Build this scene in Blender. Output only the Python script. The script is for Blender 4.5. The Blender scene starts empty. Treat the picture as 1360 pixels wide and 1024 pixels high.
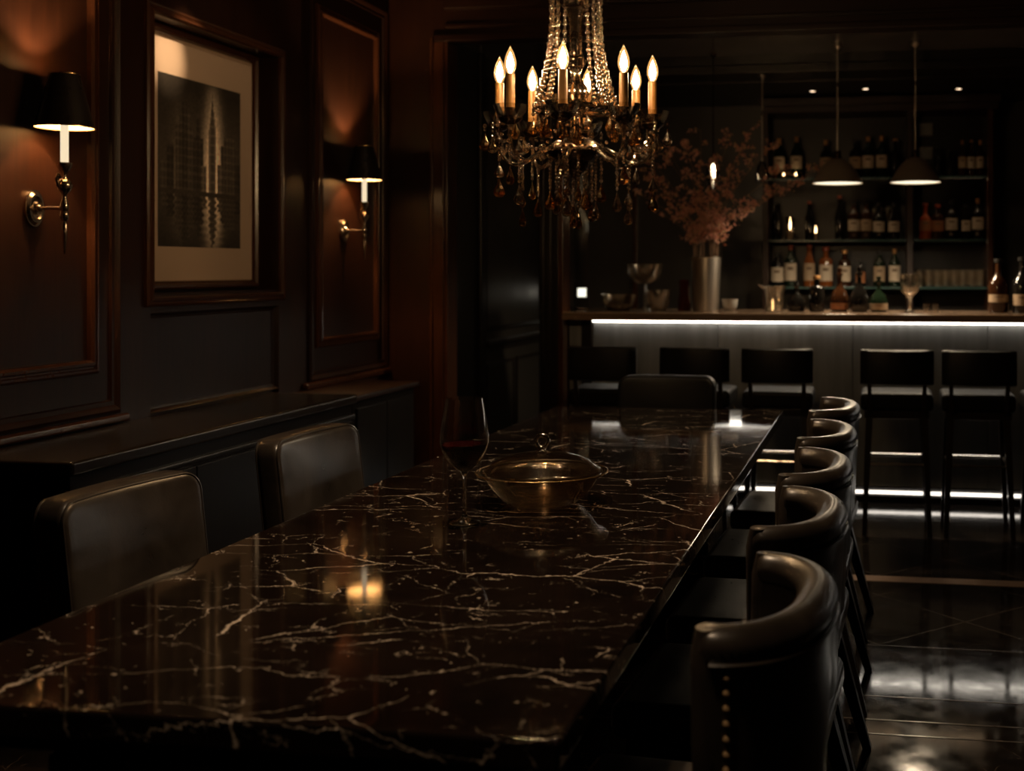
import bpy, bmesh, math, random
from mathutils import Vector, Matrix, Euler
PI = math.pi
C = bpy.context.scene.collection
SC = bpy.context.scene

# ------------------------------------------------------------------ camera
cam_d = bpy.data.cameras.new('camera')
cam = bpy.data.objects.new('camera', cam_d); C.objects.link(cam)
F_PX, CX, CY = 1560.0, 924.0, 358.0
YAW = math.atan(243.0 / 1560.0)
cam.location = (0, 0, 1.36)
cam.rotation_euler = (PI / 2, 0, YAW)
cam_d.sensor_width = 36.0
cam_d.lens = F_PX / 1360.0 * 36.0
cam_d.shift_x = -(CX - 680.0) / 1360.0
cam_d.shift_y = (CY - 512.0) / 1360.0
cam_d.clip_start = 0.05
cam_d.dof.use_dof = True
cam_d.dof.focus_distance = 3.05
cam_d.dof.aperture_fstop = 3.2
SC.camera = cam

# ------------------------------------------------------------------ world, view
w = bpy.data.worlds.new('world'); SC.world = w; w.use_nodes = True
w.node_tree.nodes['Background'].inputs[0].default_value = (0.9, 0.8, 0.7, 1)
w.node_tree.nodes['Background'].inputs[1].default_value = 0.001
SC.view_settings.view_transform = 'Standard'
SC.view_settings.look = 'None'
SC.view_settings.exposure = 0.0
SC.view_settings.gamma = 1.0
SC.view_settings.use_curve_mapping = False
cy = SC.cycles
cy.max_bounces = 14; cy.transmission_bounces = 14; cy.glossy_bounces = 8; cy.diffuse_bounces = 4
cy.transparent_max_bounces = 24
cy.caustics_reflective = True; cy.caustics_refractive = False
cy.sample_clamp_indirect = 4.0
cy.blur_glossy = 0.3
cy.use_denoising = True

# lamp strengths
P_SCONCE = 30.0
P_PENDANT = 70.0
S_FILAMENT = 620.0
S_LED = 8.0
P_DOWN = 2.0

def lamp(name, kind, loc, power, color=(1, .72, .42), size=.02, rot=None, spot=None, blend=.6):
    d = bpy.data.lights.new(name, kind); d.energy = power; d.color = color
    if kind == 'AREA':
        d.shape = 'RECTANGLE'; d.size, d.size_y = size
    else:
        d.shadow_soft_size = size
    if spot: d.spot_size = spot; d.spot_blend = blend
    o = bpy.data.objects.new(name, d); C.objects.link(o); o.location = loc
    if rot: o.rotation_euler = rot
    return o
def aim(o, target):
    o.rotation_euler = (Vector(target) - o.location).to_track_quat('-Z', 'Y').to_euler()

# ceiling spotlights of the dining room (their fixtures are built with the ceiling)
SPOTS = [((-1.65, 4.30, 3.0), (-2.87, 4.43, 2.245), 170.0, 12), ((-1.75, 4.75, 3.0), (-2.87, 4.70, 1.75), 6.0, 60)]
for loc, tgt, pw, ang in SPOTS:
    s_ = lamp('unseen_ceiling_spot', 'SPOT', (loc[0], loc[1], loc[2] - .03), pw, (1, .70, .42), .02, None, math.radians(ang), 1.0 if ang < 20 else .5)
    aim(s_, tgt)

TABLE_FILL_SPOTS = [(-.70, 1.10), (-.92, 2.75), (-.92, 4.35)]  # unseen spots added to brighten the table veins and the chairs
P_TABLE_FILL = 46.0
for x_, y_ in TABLE_FILL_SPOTS:
    lamp('unseen_ceiling_spot', 'SPOT', (x_, y_, 2.965), P_TABLE_FILL * (1.9 if 2 < y_ < 3 else 1.0), (1, .70, .44), .05, (0, 0, 0), math.radians(66), .7)

# ------------------------------------------------------------------ materials
def nt(name):
    m = bpy.data.materials.new(name); m.use_nodes = True
    n = m.node_tree; n.nodes.clear()
    out = n.nodes.new('ShaderNodeOutputMaterial')
    return m, n, out
def N(n, t, **kw):
    x = n.nodes.new(t)
    for k, v in kw.items():
        if isinstance(k, str) and hasattr(x, k): setattr(x, k, v)
    return x
def setin(x, **kw):
    for k, v in kw.items():
        x.inputs[k.replace('_', ' ')].default_value = v
def bsdf(n, out, color, rough, metal=0.0, spec=.5, trans=0.0, ior=1.5, coat=0.0):
    b = n.nodes.new('ShaderNodeBsdfPrincipled')
    b.inputs['Base Color'].default_value = (*color, 1)
    b.inputs['Roughness'].default_value = rough
    b.inputs['Metallic'].default_value = metal
    b.inputs['Specular IOR Level'].default_value = spec
    b.inputs['Transmission Weight'].default_value = trans
    b.inputs['IOR'].default_value = ior
    b.inputs['Coat Weight'].default_value = coat
    n.links.new(b.outputs[0], out.inputs[0])
    return b
def math_(n, op, a, b=None, c=None):
    x = n.nodes.new('ShaderNodeMath'); x.operation = op
    for i, v in enumerate((a, b, c)):
        if v is None: continue
        if isinstance(v, (int, float)): x.inputs[i].default_value = v
        else: n.links.new(v, x.inputs[i])
    return x.outputs[0]
def maprange(n, v, a, b, c, d):
    x = n.nodes.new('ShaderNodeMapRange'); x.clamp = True
    n.links.new(v, x.inputs[0])
    for i, q in enumerate((a, b, c, d)): x.inputs[i + 1].default_value = q
    return x.outputs[0]
def mix_col(n, f, a, b):
    x = n.nodes.new('ShaderNodeMix'); x.data_type = 'RGBA'
    if isinstance(f, (int, float)): x.inputs[0].default_value = f
    else: n.links.new(f, x.inputs[0])
    for s, v in ((6, a), (7, b)):
        if isinstance(v, tuple): x.inputs[s].default_value = (*v, 1)
        else: n.links.new(v, x.inputs[s])
    return x.outputs[2]
def coords(n, scale=(1, 1, 1), rot=(0, 0, 0), kind='Object'):
    t = n.nodes.new('ShaderNodeTexCoord'); m = n.nodes.new('ShaderNodeMapping')
    m.inputs['Scale'].default_value = scale; m.inputs['Rotation'].default_value = rot
    n.links.new(t.outputs[kind], m.inputs[0])
    return m.outputs[0]
def noise(n, vec, scale, detail=3, rough=.5, dist=0):
    x = n.nodes.new('ShaderNodeTexNoise')
    x.inputs['Scale'].default_value = scale; x.inputs['Detail'].default_value = detail
    x.inputs['Roughness'].default_value = rough; x.inputs['Distortion'].default_value = dist
    n.links.new(vec, x.inputs['Vector'])
    return x
def bump(n, b, h, strength, dist=.01):
    x = n.nodes.new('ShaderNodeBump'); x.inputs['Strength'].default_value = strength
    x.inputs['Distance'].default_value = dist
    n.links.new(h, x.inputs['Height']); n.links.new(x.outputs[0], b.inputs['Normal'])

def plain(name, color, rough=.5, metal=0, spec=.5, var=.15, nscale=12, bstr=0.0, trans=0, ior=1.5, coat=0, stretch=(1, 1, 1)):
    m, n, out = nt(name)
    b = bsdf(n, out, color, rough, metal, spec, trans, ior, coat)
    v = coords(n, stretch)
    t = noise(n, v, nscale, 4)
    lo = tuple(c * (1 - var) for c in color); hi = tuple(min(1, c * (1 + var)) for c in color)
    n.links.new(mix_col(n, t.outputs[0], lo, hi), b.inputs['Base Color'])
    n.links.new(maprange(n, t.outputs[0], .3, .7, rough * .85, min(1, rough * 1.15)), b.inputs['Roughness'])
    if bstr: bump(n, b, t.outputs[0], bstr)
    return m

def wood(name, dark, light, rough, axis='z', coat=.0, spec=.32):
    m, n, out = nt(name)
    b = bsdf(n, out, dark, rough, spec=spec, coat=coat)
    b.inputs['Coat Roughness'].default_value = .2
    st = {'z': (9, 9, .7), 'y': (9, .7, 9), 'x': (.7, 9, 9)}[axis]
    v = coords(n, st)
    t = noise(n, v, 3.0, 6, .6, 1.2)
    n.links.new(mix_col(n, maprange(n, t.outputs[0], .3, .7, 0, 1), dark, light), b.inputs['Base Color'])
    bump(n, b, t.outputs[0], .03)
    return m

def glass(name, color=(1, 1, 1), rough=0.0, ior=1.5):
    m, n, out = nt(name)
    g = n.nodes.new('ShaderNodeBsdfGlass'); g.inputs[0].default_value = (*color, 1)
    g.inputs['Roughness'].default_value = rough; g.inputs['IOR'].default_value = ior
    n.links.new(g.outputs[0], out.inputs[0])
    return m
def lustre(name, color, ior, k=.10, rough=.14):
    """cut crystal with a faint satin film that catches the lamps"""
    m, n, out = nt(name)
    g = n.nodes.new('ShaderNodeBsdfGlass'); g.inputs[0].default_value = (*color, 1); g.inputs['IOR'].default_value = ior; g.inputs['Roughness'].default_value = 0
    s_ = n.nodes.new('ShaderNodeBsdfGlossy'); s_.inputs[0].default_value = (*color, 1); s_.inputs['Roughness'].default_value = rough
    x = n.nodes.new('ShaderNodeMixShader'); x.inputs[0].default_value = k
    n.links.new(g.outputs[0], x.inputs[1]); n.links.new(s_.outputs[0], x.inputs[2]); n.links.new(x.outputs[0], out.inputs[0])
    return m
def stemware(name, color, solid, k=.75, add=.012, rough=.15):
    """polished glass whose edges catch the lamps: soft Fresnel reflection over clear glass"""
    m, n, out = nt(name)
    if solid:
        g = n.nodes.new('ShaderNodeBsdfGlass'); g.inputs['IOR'].default_value = 1.48; g.inputs['Roughness'].default_value = 0
    else: g = n.nodes.new('ShaderNodeBsdfTransparent')
    g.inputs[0].default_value = (*color, 1)
    r1 = n.nodes.new('ShaderNodeBsdfGlossy'); r1.inputs['Roughness'].default_value = rough; r1.inputs[0].default_value = (1, .94, .86, 1)
    r2 = n.nodes.new('ShaderNodeBsdfGlossy'); r2.inputs['Roughness'].default_value = .03
    f = n.nodes.new('ShaderNodeFresnel'); f.inputs[0].default_value = 1.5
    a = n.nodes.new('ShaderNodeMixShader'); a.inputs[0].default_value = .5
    n.links.new(r1.outputs[0], a.inputs[1]); n.links.new(r2.outputs[0], a.inputs[2])
    x = n.nodes.new('ShaderNodeMixShader')
    n.links.new(math_(n, 'MULTIPLY_ADD', f.outputs[0], k, add), x.inputs[0]); n.links.new(g.outputs[0], x.inputs[1]); n.links.new(a.outputs[0], x.inputs[2])
    n.links.new(x.outputs[0], out.inputs[0])
    return m
def thin_glass(name, color=(1, 1, 1), refl=.08, rough=.02):
    m, n, out = nt(name)
    t = n.nodes.new('ShaderNodeBsdfTransparent'); t.inputs[0].default_value = (*color, 1)
    g = n.nodes.new('ShaderNodeBsdfGlossy'); g.inputs['Roughness'].default_value = rough
    f = n.nodes.new('ShaderNodeFresnel'); f.inputs[0].default_value = 1.5
    k = math_(n, 'ADD', f.outputs[0], refl)
    x = n.nodes.new('ShaderNodeMixShader')
    n.links.new(k, x.inputs[0]); n.links.new(t.outputs[0], x.inputs[1]); n.links.new(g.outputs[0], x.inputs[2])
    n.links.new(x.outputs[0], out.inputs[0])
    return m
def emit(name, color, strength):
    m, n, out = nt(name)
    e = n.nodes.new('ShaderNodeEmission'); e.inputs[0].default_value = (*color, 1); e.inputs[1].default_value = strength
    n.links.new(e.outputs[0], out.inputs[0])
    return m

def marble(name, base, base2, vein, scale=1.0, rough=.07, rot=.5, veinw=1.0, offs=(0, 0, 0), bstr=.02):
    m, n, out = nt(name)
    b = bsdf(n, out, base, rough, spec=.55)
    v0 = coords(n, (scale, scale, scale), (0, 0, rot))
    ad = n.nodes.new('ShaderNodeVectorMath'); ad.operation = 'ADD'; ad.inputs[1].default_value = offs
    n.links.new(v0, ad.inputs[0]); v0 = ad.outputs[0]
    sp_ = n.nodes.new('ShaderNodeSeparateXYZ'); n.links.new(v0, sp_.inputs[0])       # veins run on over the edges of the slab
    cb = n.nodes.new('ShaderNodeCombineXYZ')
    n.links.new(math_(n, 'MULTIPLY_ADD', sp_.outputs[2], .8, sp_.outputs[0]), cb.inputs[0])
    n.links.new(math_(n, 'MULTIPLY_ADD', sp_.outputs[2], .9, sp_.outputs[1]), cb.inputs[1])
    v0 = cb.outputs[0]
    w1 = noise(n, v0, 7.0, 6, .68)
    sub = n.nodes.new('ShaderNodeVectorMath'); sub.operation = 'SUBTRACT'; sub.inputs[1].default_value = (.5, .5, .5)
    n.links.new(w1.outputs['Color'], sub.inputs[0])
    def warped(amt, st):
        sc = n.nodes.new('ShaderNodeVectorMath'); sc.operation = 'SCALE'; sc.inputs['Scale'].default_value = amt
        n.links.new(sub.outputs[0], sc.inputs[0])
        a = n.nodes.new('ShaderNodeVectorMath'); a.operation = 'ADD'
        n.links.new(v0, a.inputs[0]); n.links.new(sc.outputs[0], a.inputs[1])
        mu = n.nodes.new('ShaderNodeVectorMath'); mu.operation = 'MULTIPLY'; mu.inputs[1].default_value = st
        n.links.new(a.outputs[0], mu.inputs[0])
        return mu.outputs[0]
    def veins(vec, s, wdt, lo, hi, mscale, mseed):
        vo = n.nodes.new('ShaderNodeTexVoronoi'); vo.voronoi_dimensions = '2D'; vo.feature = 'DISTANCE_TO_EDGE'
        vo.inputs['Scale'].default_value = s; n.links.new(vec, vo.inputs['Vector'])
        ms = noise(n, v0, mscale, 4, .65)
        of = n.nodes.new('ShaderNodeVectorMath'); of.operation = 'ADD'; of.inputs[1].default_value = (mseed, mseed * 1.7, mseed * .3)
        n.links.new(v0, of.inputs[0]); n.links.new(of.outputs[0], ms.inputs['Vector'])
        wd = maprange(n, ms.outputs[0], lo, hi, 0.0, wdt)
        q = math_(n, 'SUBTRACT', wd, vo.outputs['Distance'])
        return maprange(n, q, 0, wdt * .35, 0, 1)
    def lines(ang, stretch, sc_, levels, wdt, lo, hi, mscale, seed):
        """long thin veins: borders of stretched cells, broken by a mask"""
        mp = n.nodes.new('ShaderNodeMapping'); mp.inputs['Rotation'].default_value = (0, 0, math.radians(ang))
        mp.inputs['Location'].default_value = (seed, seed * .37, 0); mp.inputs['Scale'].default_value = (1 / stretch, 1, 1)
        n.links.new(warped(.085, (1, 1, 1)), mp.inputs[0])
        q = n.nodes.new('ShaderNodeTexVoronoi'); q.voronoi_dimensions = '2D'; q.feature = 'DISTANCE_TO_EDGE'
        q.inputs['Scale'].default_value = sc_; n.links.new(mp.outputs[0], q.inputs['Vector'])
        ms = noise(n, mp.outputs[0], mscale, 4, .62)
        of = n.nodes.new('ShaderNodeVectorMath'); of.operation = 'ADD'; of.inputs[1].default_value = (seed * 3, 5.1, 1.3)
        n.links.new(mp.outputs[0], of.inputs[0]); n.links.new(of.outputs[0], ms.inputs['Vector'])
        wd = maprange(n, ms.outputs[0], lo, hi, 0.0, wdt)
        return maprange(n, math_(n, 'SUBTRACT', wd, q.outputs['Distance']), 0, wdt * .4, 0, 1)
    a1 = lines(12, 2.6, 4.6, 1, .0125 * veinw, .42, .70, 4.6, 2.3)
    a2 = math_(n, 'MAXIMUM', lines(-20, 2.4, 7.6, 1, .021 * veinw, .45, .72, 6.0, 7.9), lines(50, 1.7, 5.0, 1, .013 * veinw, .47, .74, 5.0, 11.2))
    a3 = veins(warped(.2, (.5, 1, 1)), 15.0, .050 * veinw, .50, .80, 11.0, 15.3)
    sp = noise(n, v0, 38, 3, .6)
    spm = maprange(n, sp.outputs[0], .675, .72, 0, .8)
    tot = math_(n, 'MAXIMUM', math_(n, 'MAXIMUM', a1, a2), math_(n, 'MAXIMUM', math_(n, 'MULTIPLY', a3, .9), spm))
    vary = noise(n, v0, 11.0, 3, .6)
    tot = math_(n, 'MULTIPLY', tot, maprange(n, vary.outputs[0], .34, .66, .30, 1.0))
    cl = noise(n, v0, 3.0, 5, .65)
    bc = mix_col(n, maprange(n, cl.outputs[0], .4, .7, 0, 1), base, base2)
    n.links.new(mix_col(n, tot, bc, vein), b.inputs['Base Color'])
    fine = noise(n, v0, 9, 3)
    n.links.new(maprange(n, fine.outputs[0], .3, .7, rough * .7, rough * 1.4), b.inputs['Roughness'])
    bump(n, b, fine.outputs[0], bstr, .004)
    return m

M = {}
M['mahogany'] = wood('mahogany', (.0125, .0041, .0018), (.024, .0078, .0032), .40)
M['mahogany_x'] = wood('mahogany_x', (.0125, .0041, .0018), (.024, .0078, .0032), .40, 'x')
M['mahogany_y'] = wood('mahogany_y', (.0125, .0041, .0018), (.024, .0078, .0032), .40, 'y')
M['molding'] = wood('molding', (.034, .0115, .0048), (.062, .021, .0085), .24, spec=.6)
M['molding_y'] = wood('molding_y', (.034, .0115, .0048), (.062, .021, .0085), .24, 'y', spec=.6)
M['ebony'] = wood('ebony', (.007, .0053, .0042), (.0125, .009, .007), .34)
M['ebony_y'] = wood('ebony_y', (.006, .0044, .0034), (.011, .0078, .0058), .30, 'y', spec=.22)
M['ebony_sheen'] = wood('ebony_sheen', (.012, .0082, .006), (.021, .014, .010), .27, 'y', spec=.55)  # lighter ebony copy, the sideboard top's brown sheen put into its colour
M['dark_panel'] = plain('dark_panel', (.020, .017, .015), .30, nscale=3)
M['charcoal_wall'] = plain('charcoal_wall', (.028, .025, .022), .35, nscale=3)
M['gloss_ceiling'] = plain('gloss_ceiling', (.11, .10, .095), .22, nscale=4)
M['dark_ceiling'] = plain('dark_ceiling', (.020, .014, .011), .5, nscale=4)
M['table_marble'] = marble('table_marble', (.0075, .0048, .0036), (.017, .0105, .0075), (.90, .76, .62), 1.0, .055, 0.0)
M['floor_marble'] = marble('floor_marble', (.011, .0085, .007), (.022, .017, .013), (.10, .075, .058), 1.6, .08, .8, 1.2, (3, 1, 0), .014)
M['floor_inlay'] = plain('floor_inlay', (.52, .37, .28), .2, nscale=20)
M['joint'] = plain('joint', (.085, .064, .051), .16, nscale=20)
def leather():
    m, n, out = nt('leather')
    b = bsdf(n, out, (.03, .023, .018), .30, spec=.6, coat=.3)
    b.inputs['Coat Roughness'].default_value = .2
    v = coords(n)
    a = noise(n, v, 7, 5, .6, .6); f = noise(n, v, 220, 2)
    n.links.new(mix_col(n, maprange(n, a.outputs[0], .35, .7, 0, 1), (.028, .022, .0175), (.058, .046, .036)), b.inputs['Base Color'])
    n.links.new(maprange(n, a.outputs[0], .3, .7, .26, .40), b.inputs['Roughness'])
    h = math_(n, 'ADD', math_(n, 'MULTIPLY', f.outputs[0], .12), a.outputs[0])
    bump(n, b, h, .12, .01)
    return m
M['leather'] = leather()
M['leg_wood'] = wood('leg_wood', (.008, .006, .005), (.014, .010, .008), .35)
M['brass'] = plain('brass', (.55, .36, .17), .25, 1, nscale=30)
M['nail'] = plain('nail', (.70, .48, .26), .4, .4, nscale=30)
M['nickel'] = plain('nickel', (.66, .54, .42), .2, 1, nscale=20)
M['chrome'] = plain('chrome', (.78, .75, .70), .16, 1, nscale=20)
M['dark_bronze'] = plain('dark_bronze', (.10, .065, .04), .25, 1, nscale=30)
M['steel'] = plain('steel', (.55, .50, .44), .32, 1, nscale=6, stretch=(1, 1, .2))
M['silver'] = plain('silver', (.72, .66, .58), .14, 1, nscale=8)
M['bar_panel'] = plain('bar_panel', (.20, .205, .205), .42, .55, nscale=7, var=.35, stretch=(3.0, 1, .25))
M['counter_top'] = wood('counter_top', (.12, .078, .05), (.24, .155, .10), .22, 'x', .6)
M['shade_out'] = plain('shade_out', (.012, .009, .007), .28, nscale=8)
M['shade_in'] = plain('shade_in', (.85, .72, .50), .6, nscale=8)
M['wax'] = emit('wax', (1, .80, .52), .95)  # sconce sleeve: the bulb's light on it is put in as glow
M['sleeve'] = plain('sleeve', (.23, .112, .030), .4, nscale=16, var=.12)
M['filament'] = emit('filament', (1, .66, .36), S_FILAMENT)
def bulb_glass():
    m, n, out = nt('bulb_glass')
    t = n.nodes.new('ShaderNodeBsdfTransparent'); t.inputs[0].default_value = (1, .95, .85, 1)
    e = n.nodes.new('ShaderNodeEmission'); e.inputs[0].default_value = (1, .50, .16, 1); e.inputs[1].default_value = 2.4
    x = n.nodes.new('ShaderNodeMixShader'); x.inputs[0].default_value = .25
    n.links.new(t.outputs[0], x.inputs[1]); n.links.new(e.outputs[0], x.inputs[2])
    g = n.nodes.new('ShaderNodeBsdfGlossy'); g.inputs['Roughness'].default_value = .05
    y = n.nodes.new('ShaderNodeMixShader'); y.inputs[0].default_value = .06
    n.links.new(x.outputs[0], y.inputs[1]); n.links.new(g.outputs[0], y.inputs[2])
    n.links.new(y.outputs[0], out.inputs[0])
    return m
M['bulb_glass'] = bulb_glass()
M['crystal'] = lustre('crystal', (1, .92, .82), 1.58)
M['crystal_amber'] = lustre('crystal_amber', (1, .78, .50), 1.55)
M['clear_glass'] = glass('clear_glass', (1, .99, .97), 0.0, 1.5)
M['smoke_glass'] = glass('smoke_glass', (.80, .66, .50), 0.02, 1.5)
M['bar_glass'] = thin_glass('bar_glass', (.93, .90, .86), .07)
M['pane'] = thin_glass('pane', (.85, .88, .88), .03, .05)
M['shelf_glass'] = plain('shelf_glass', (.04, .075, .07), .12, nscale=5)
M['drip_glass'] = thin_glass('drip_glass', (.97, .93, .86), .12, .1)
M['stemware'] = stemware('stemware', (.99, .97, .94), True)
M['dish_wall'] = stemware('dish_wall', (.80, .72, .62), False, .7, .05)
M['lid_wall'] = stemware('lid_wall', (.95, .90, .83), False, .9, .03)
M['cut_glass'] = lustre('cut_glass', (1, .97, .92), 1.5, .16, .16)
M['lid_glass'] = thin_glass('lid_glass', (.97, .92, .85), .10, .06)
M['dish_glass'] = thin_glass('dish_glass', (.84, .76, .66), .16, .05)
M['dish_silver'] = plain('dish_silver', (.78, .66, .52), .33, 1, nscale=8)
M['shaded_leather'] = plain('shaded_leather', (.005, .0043, .0037), .45, spec=.15, nscale=9)  # leather copy darkened so the stools and head chair look unlit
M['wine'] = plain('wine', (.045, .0012, .003), .03, var=.05, trans=.35, ior=1.34)
M['mat_board'] = plain('mat_board', (.50, .365, .26), .75, var=.05, nscale=40)
M['led'] = emit('led', (1, .90, .76), S_LED)
M['led_foot'] = emit('led_foot', (1, .90, .78), S_LED * .3)
M['pendant_out'] = plain('pendant_out', (.20, .155, .115), .5, nscale=10)
M['pendant_glow'] = emit('pendant_glow', (1, .86, .62), 1.5)
M['pendant_rod'] = plain('pendant_rod', (.45, .42, .38), .3, 1, nscale=10)
M['flame'] = emit('flame', (1, .66, .32), 14)
M['down_glow'] = emit('down_glow', (1, .80, .58), 4)
M['square_glow'] = emit('square_glow', (1, .90, .72), 2.4)
M['green_bottle'] = plain('green_bottle', (.010, .020, .010), .08, nscale=8, trans=.25)
M['brown_bottle'] = plain('brown_bottle', (.045, .016, .006), .08, nscale=8, trans=.3)
M['black_bottle'] = plain('black_bottle', (.008, .007, .006), .08, nscale=8)
M['amber_bottle'] = plain('amber_bottle', (.30, .085, .018), .08, nscale=8, trans=.4)
M['orange_bottle'] = plain('orange_bottle', (.42, .07, .012), .15, nscale=8, trans=.2)
M['cream_label'] = plain('cream_label', (.55, .45, .34), .7, var=.1, nscale=60)
M['tan_label'] = plain('tan_label', (.38, .27, .17), .7, var=.1, nscale=60)
M['rust_label'] = plain('rust_label', (.34, .13, .05), .7, var=.12, nscale=60)
M['label_ink'] = plain('label_ink', (.16, .10, .06), .7, var=.1, nscale=60)
M['red_cap'] = plain('red_cap', (.28, .05, .02), .35, nscale=30)
M['gold_cap'] = plain('gold_cap', (.50, .26, .10), .35, .6, nscale=30)
M['black_cap'] = plain('black_cap', (.014, .012, .011), .35, nscale=30)
M['red_glass'] = plain('red_glass', (.10, .022, .014), .1, nscale=8, trans=.35)
M['porcelain'] = plain('porcelain', (.42, .40, .37), .3, nscale=10)
M['grey_card'] = plain('grey_card', (.20, .20, .20), .5, nscale=10)
M['stem'] = plain('stem', (.20, .115, .065), .7, nscale=30)
M['blossom_a'] = plain('blossom_a', (.62, .26, .19), .75, nscale=60, var=.4)
M['blossom_b'] = plain('blossom_b', (.55, .33, .17), .75, nscale=60, var=.4)
M['blossom_c'] = plain('blossom_c', (.66, .36, .28), .75, nscale=60, var=.4)

# ------------------------------------------------------------------ mesh helpers
class MB:
    def __init__(s): s.v = []; s.f = []; s.m = []; s.wn = False
    def add(s, vs, fs, mi=0, T=None):
        o = len(s.v)
        for v in vs:
            v = Vector(v)
            s.v.append(T @ v if T else v)
        for f in fs: s.f.append([i + o for i in f]); s.m.append(mi)
        return s
    def box(s, x0, x1, y0, y1, z0, z1, bev=0.0, seg=2, mi=0, T=None):
        bm = bmesh.new(); bmesh.ops.create_cube(bm, size=1)
        for v in bm.verts:
            v.co = Vector(((x0 + x1) / 2 + v.co.x * (x1 - x0), (y0 + y1) / 2 + v.co.y * (y1 - y0), (z0 + z1) / 2 + v.co.z * (z1 - z0)))
        if bev:
            s.wn = True
            bmesh.ops.bevel(bm, geom=bm.edges[:], offset=bev, segments=seg, affect='EDGES', profile=.5)
        bm.verts.ensure_lookup_table(); bm.verts.index_update()
        s.add([v.co.copy() for v in bm.verts], [[v.index for v in f.verts] for f in bm.faces], mi, T)
        bm.free(); return s
    def lathe(s, prof, seg=24, c=(0, 0, 0), closed=False, T=None, mi=0, a0=0.0, a1=2 * PI, sx=1.0, sy=1.0):
        full = abs((a1 - a0) - 2 * PI) < 1e-6
        n = seg if full else seg + 1
        vs, idx = [], []
        for (r, z) in prof:
            if r < 1e-6:
                vs.append((c[0], c[1], c[2] + z)); idx.append([len(vs) - 1] * n)
            else:
                row = []
                for k in range(n):
                    a = a0 + (a1 - a0) * k / seg
                    vs.append((c[0] + r * sx * math.cos(a), c[1] + r * sy * math.sin(a), c[2] + z)); row.append(len(vs) - 1)
                idx.append(row)
        fs = []
        P = list(range(len(prof) - 1))
        pairs = [(i, i + 1) for i in P] + ([(len(prof) - 1, 0)] if closed else [])
        for i, j in pairs:
            for k in range(seg):
                k2 = (k + 1) % n
                q = [idx[i][k], idx[i][k2], idx[j][k2], idx[j][k]]
                u = []
                for t in q:
                    if t not in u: u.append(t)
                if len(u) > 2: fs.append(u)
        s.add(vs, fs, mi, T); return s
    def tube(s, pts, r, seg=10, cap=True, closed=False, mi=0, T=None):
        pts = [Vector(p) for p in pts]; n = len(pts)
        rs = r if isinstance(r, (list, tuple)) else [r] * n
        vs = []; prev = None
        for i, p in enumerate(pts):
            if closed: t = pts[(i + 1) % n] - pts[i - 1]
            else: t = pts[min(i + 1, n - 1)] - pts[max(i - 1, 0)]
            t.normalize()
            if prev is None:
                u = t.orthogonal().normalized()
            else:
                u = (prev - t * prev.dot(t))
                u = u.normalized() if u.length > 1e-6 else t.orthogonal().normalized()
            prev = u; w_ = t.cross(u)
            for k in range(seg):
                a = 2 * PI * k / seg
                vs.append(p + (u * math.cos(a) + w_ * math.sin(a)) * rs[i])
        fs = []
        for i in range(n if closed else n - 1):
            j = (i + 1) % n
            for k in range(seg):
                k2 = (k + 1) % seg
                fs.append([i * seg + k, i * seg + k2, j * seg + k2, j * seg + k])
        if cap and not closed:
            fs.append(list(range(seg))[::-1]); fs.append([(n - 1) * seg + k for k in range(seg)])
        s.add(vs, fs, mi, T); return s
    def ball(s, c, r, seg=10, rings=6, mi=0, T=None):
        rx, ry, rz = r if isinstance(r, tuple) else (r, r, r)
        prof = [(math.sin(PI * i / rings), -math.cos(PI * i / rings)) for i in range(rings + 1)]
        vs, fs = MB().lathe(prof, seg).raw()
        s.add([(c[0] + v[0] * rx, c[1] + v[1] * ry, c[2] + v[2] * rz) for v in vs], fs, mi, T); return s
    def taper(s, p0, p1, a0, a1, mi=0):   # square tapered bar from p0 (half size a0) to p1 (half size a1)
        p0, p1 = Vector(p0), Vector(p1); vs = []
        for p, a in ((p0, a0), (p1, a1)):
            vs += [p + Vector((x * a, y * a, 0)) for x, y in ((-1, -1), (1, -1), (1, 1), (-1, 1))]
        s.add(vs, [[3, 2, 1, 0], [4, 5, 6, 7]] + [[k, (k + 1) % 4, 4 + (k + 1) % 4, 4 + k] for k in range(4)], mi); return s
    def raw(s): return s.v, s.f
    def build(s, name, mats, parent=None, smooth=40, normals=True):
        me = bpy.data.meshes.new(name)
        me.from_pydata([tuple(v) for v in s.v], [], s.f)
        if not isinstance(mats, (list, tuple)): mats = [mats]
        for m in mats: me.materials.append(m)
        me.polygons.foreach_set('material_index', s.m)
        bm = bmesh.new(); bm.from_mesh(me)
        if normals: bmesh.ops.recalc_face_normals(bm, faces=bm.faces[:])
        bm.to_mesh(me); bm.free()
        if smooth:
            me.polygons.foreach_set('use_smooth', [True] * len(me.polygons))
            me.set_sharp_from_angle(angle=math.radians(smooth))
        o = bpy.data.objects.new(name, me); C.objects.link(o)
        if s.wn and smooth:
            md = o.modifiers.new('weighted_normal', 'WEIGHTED_NORMAL'); md.keep_sharp = True; md.weight = 80
        if parent: o.parent = parent
        return o

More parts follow.
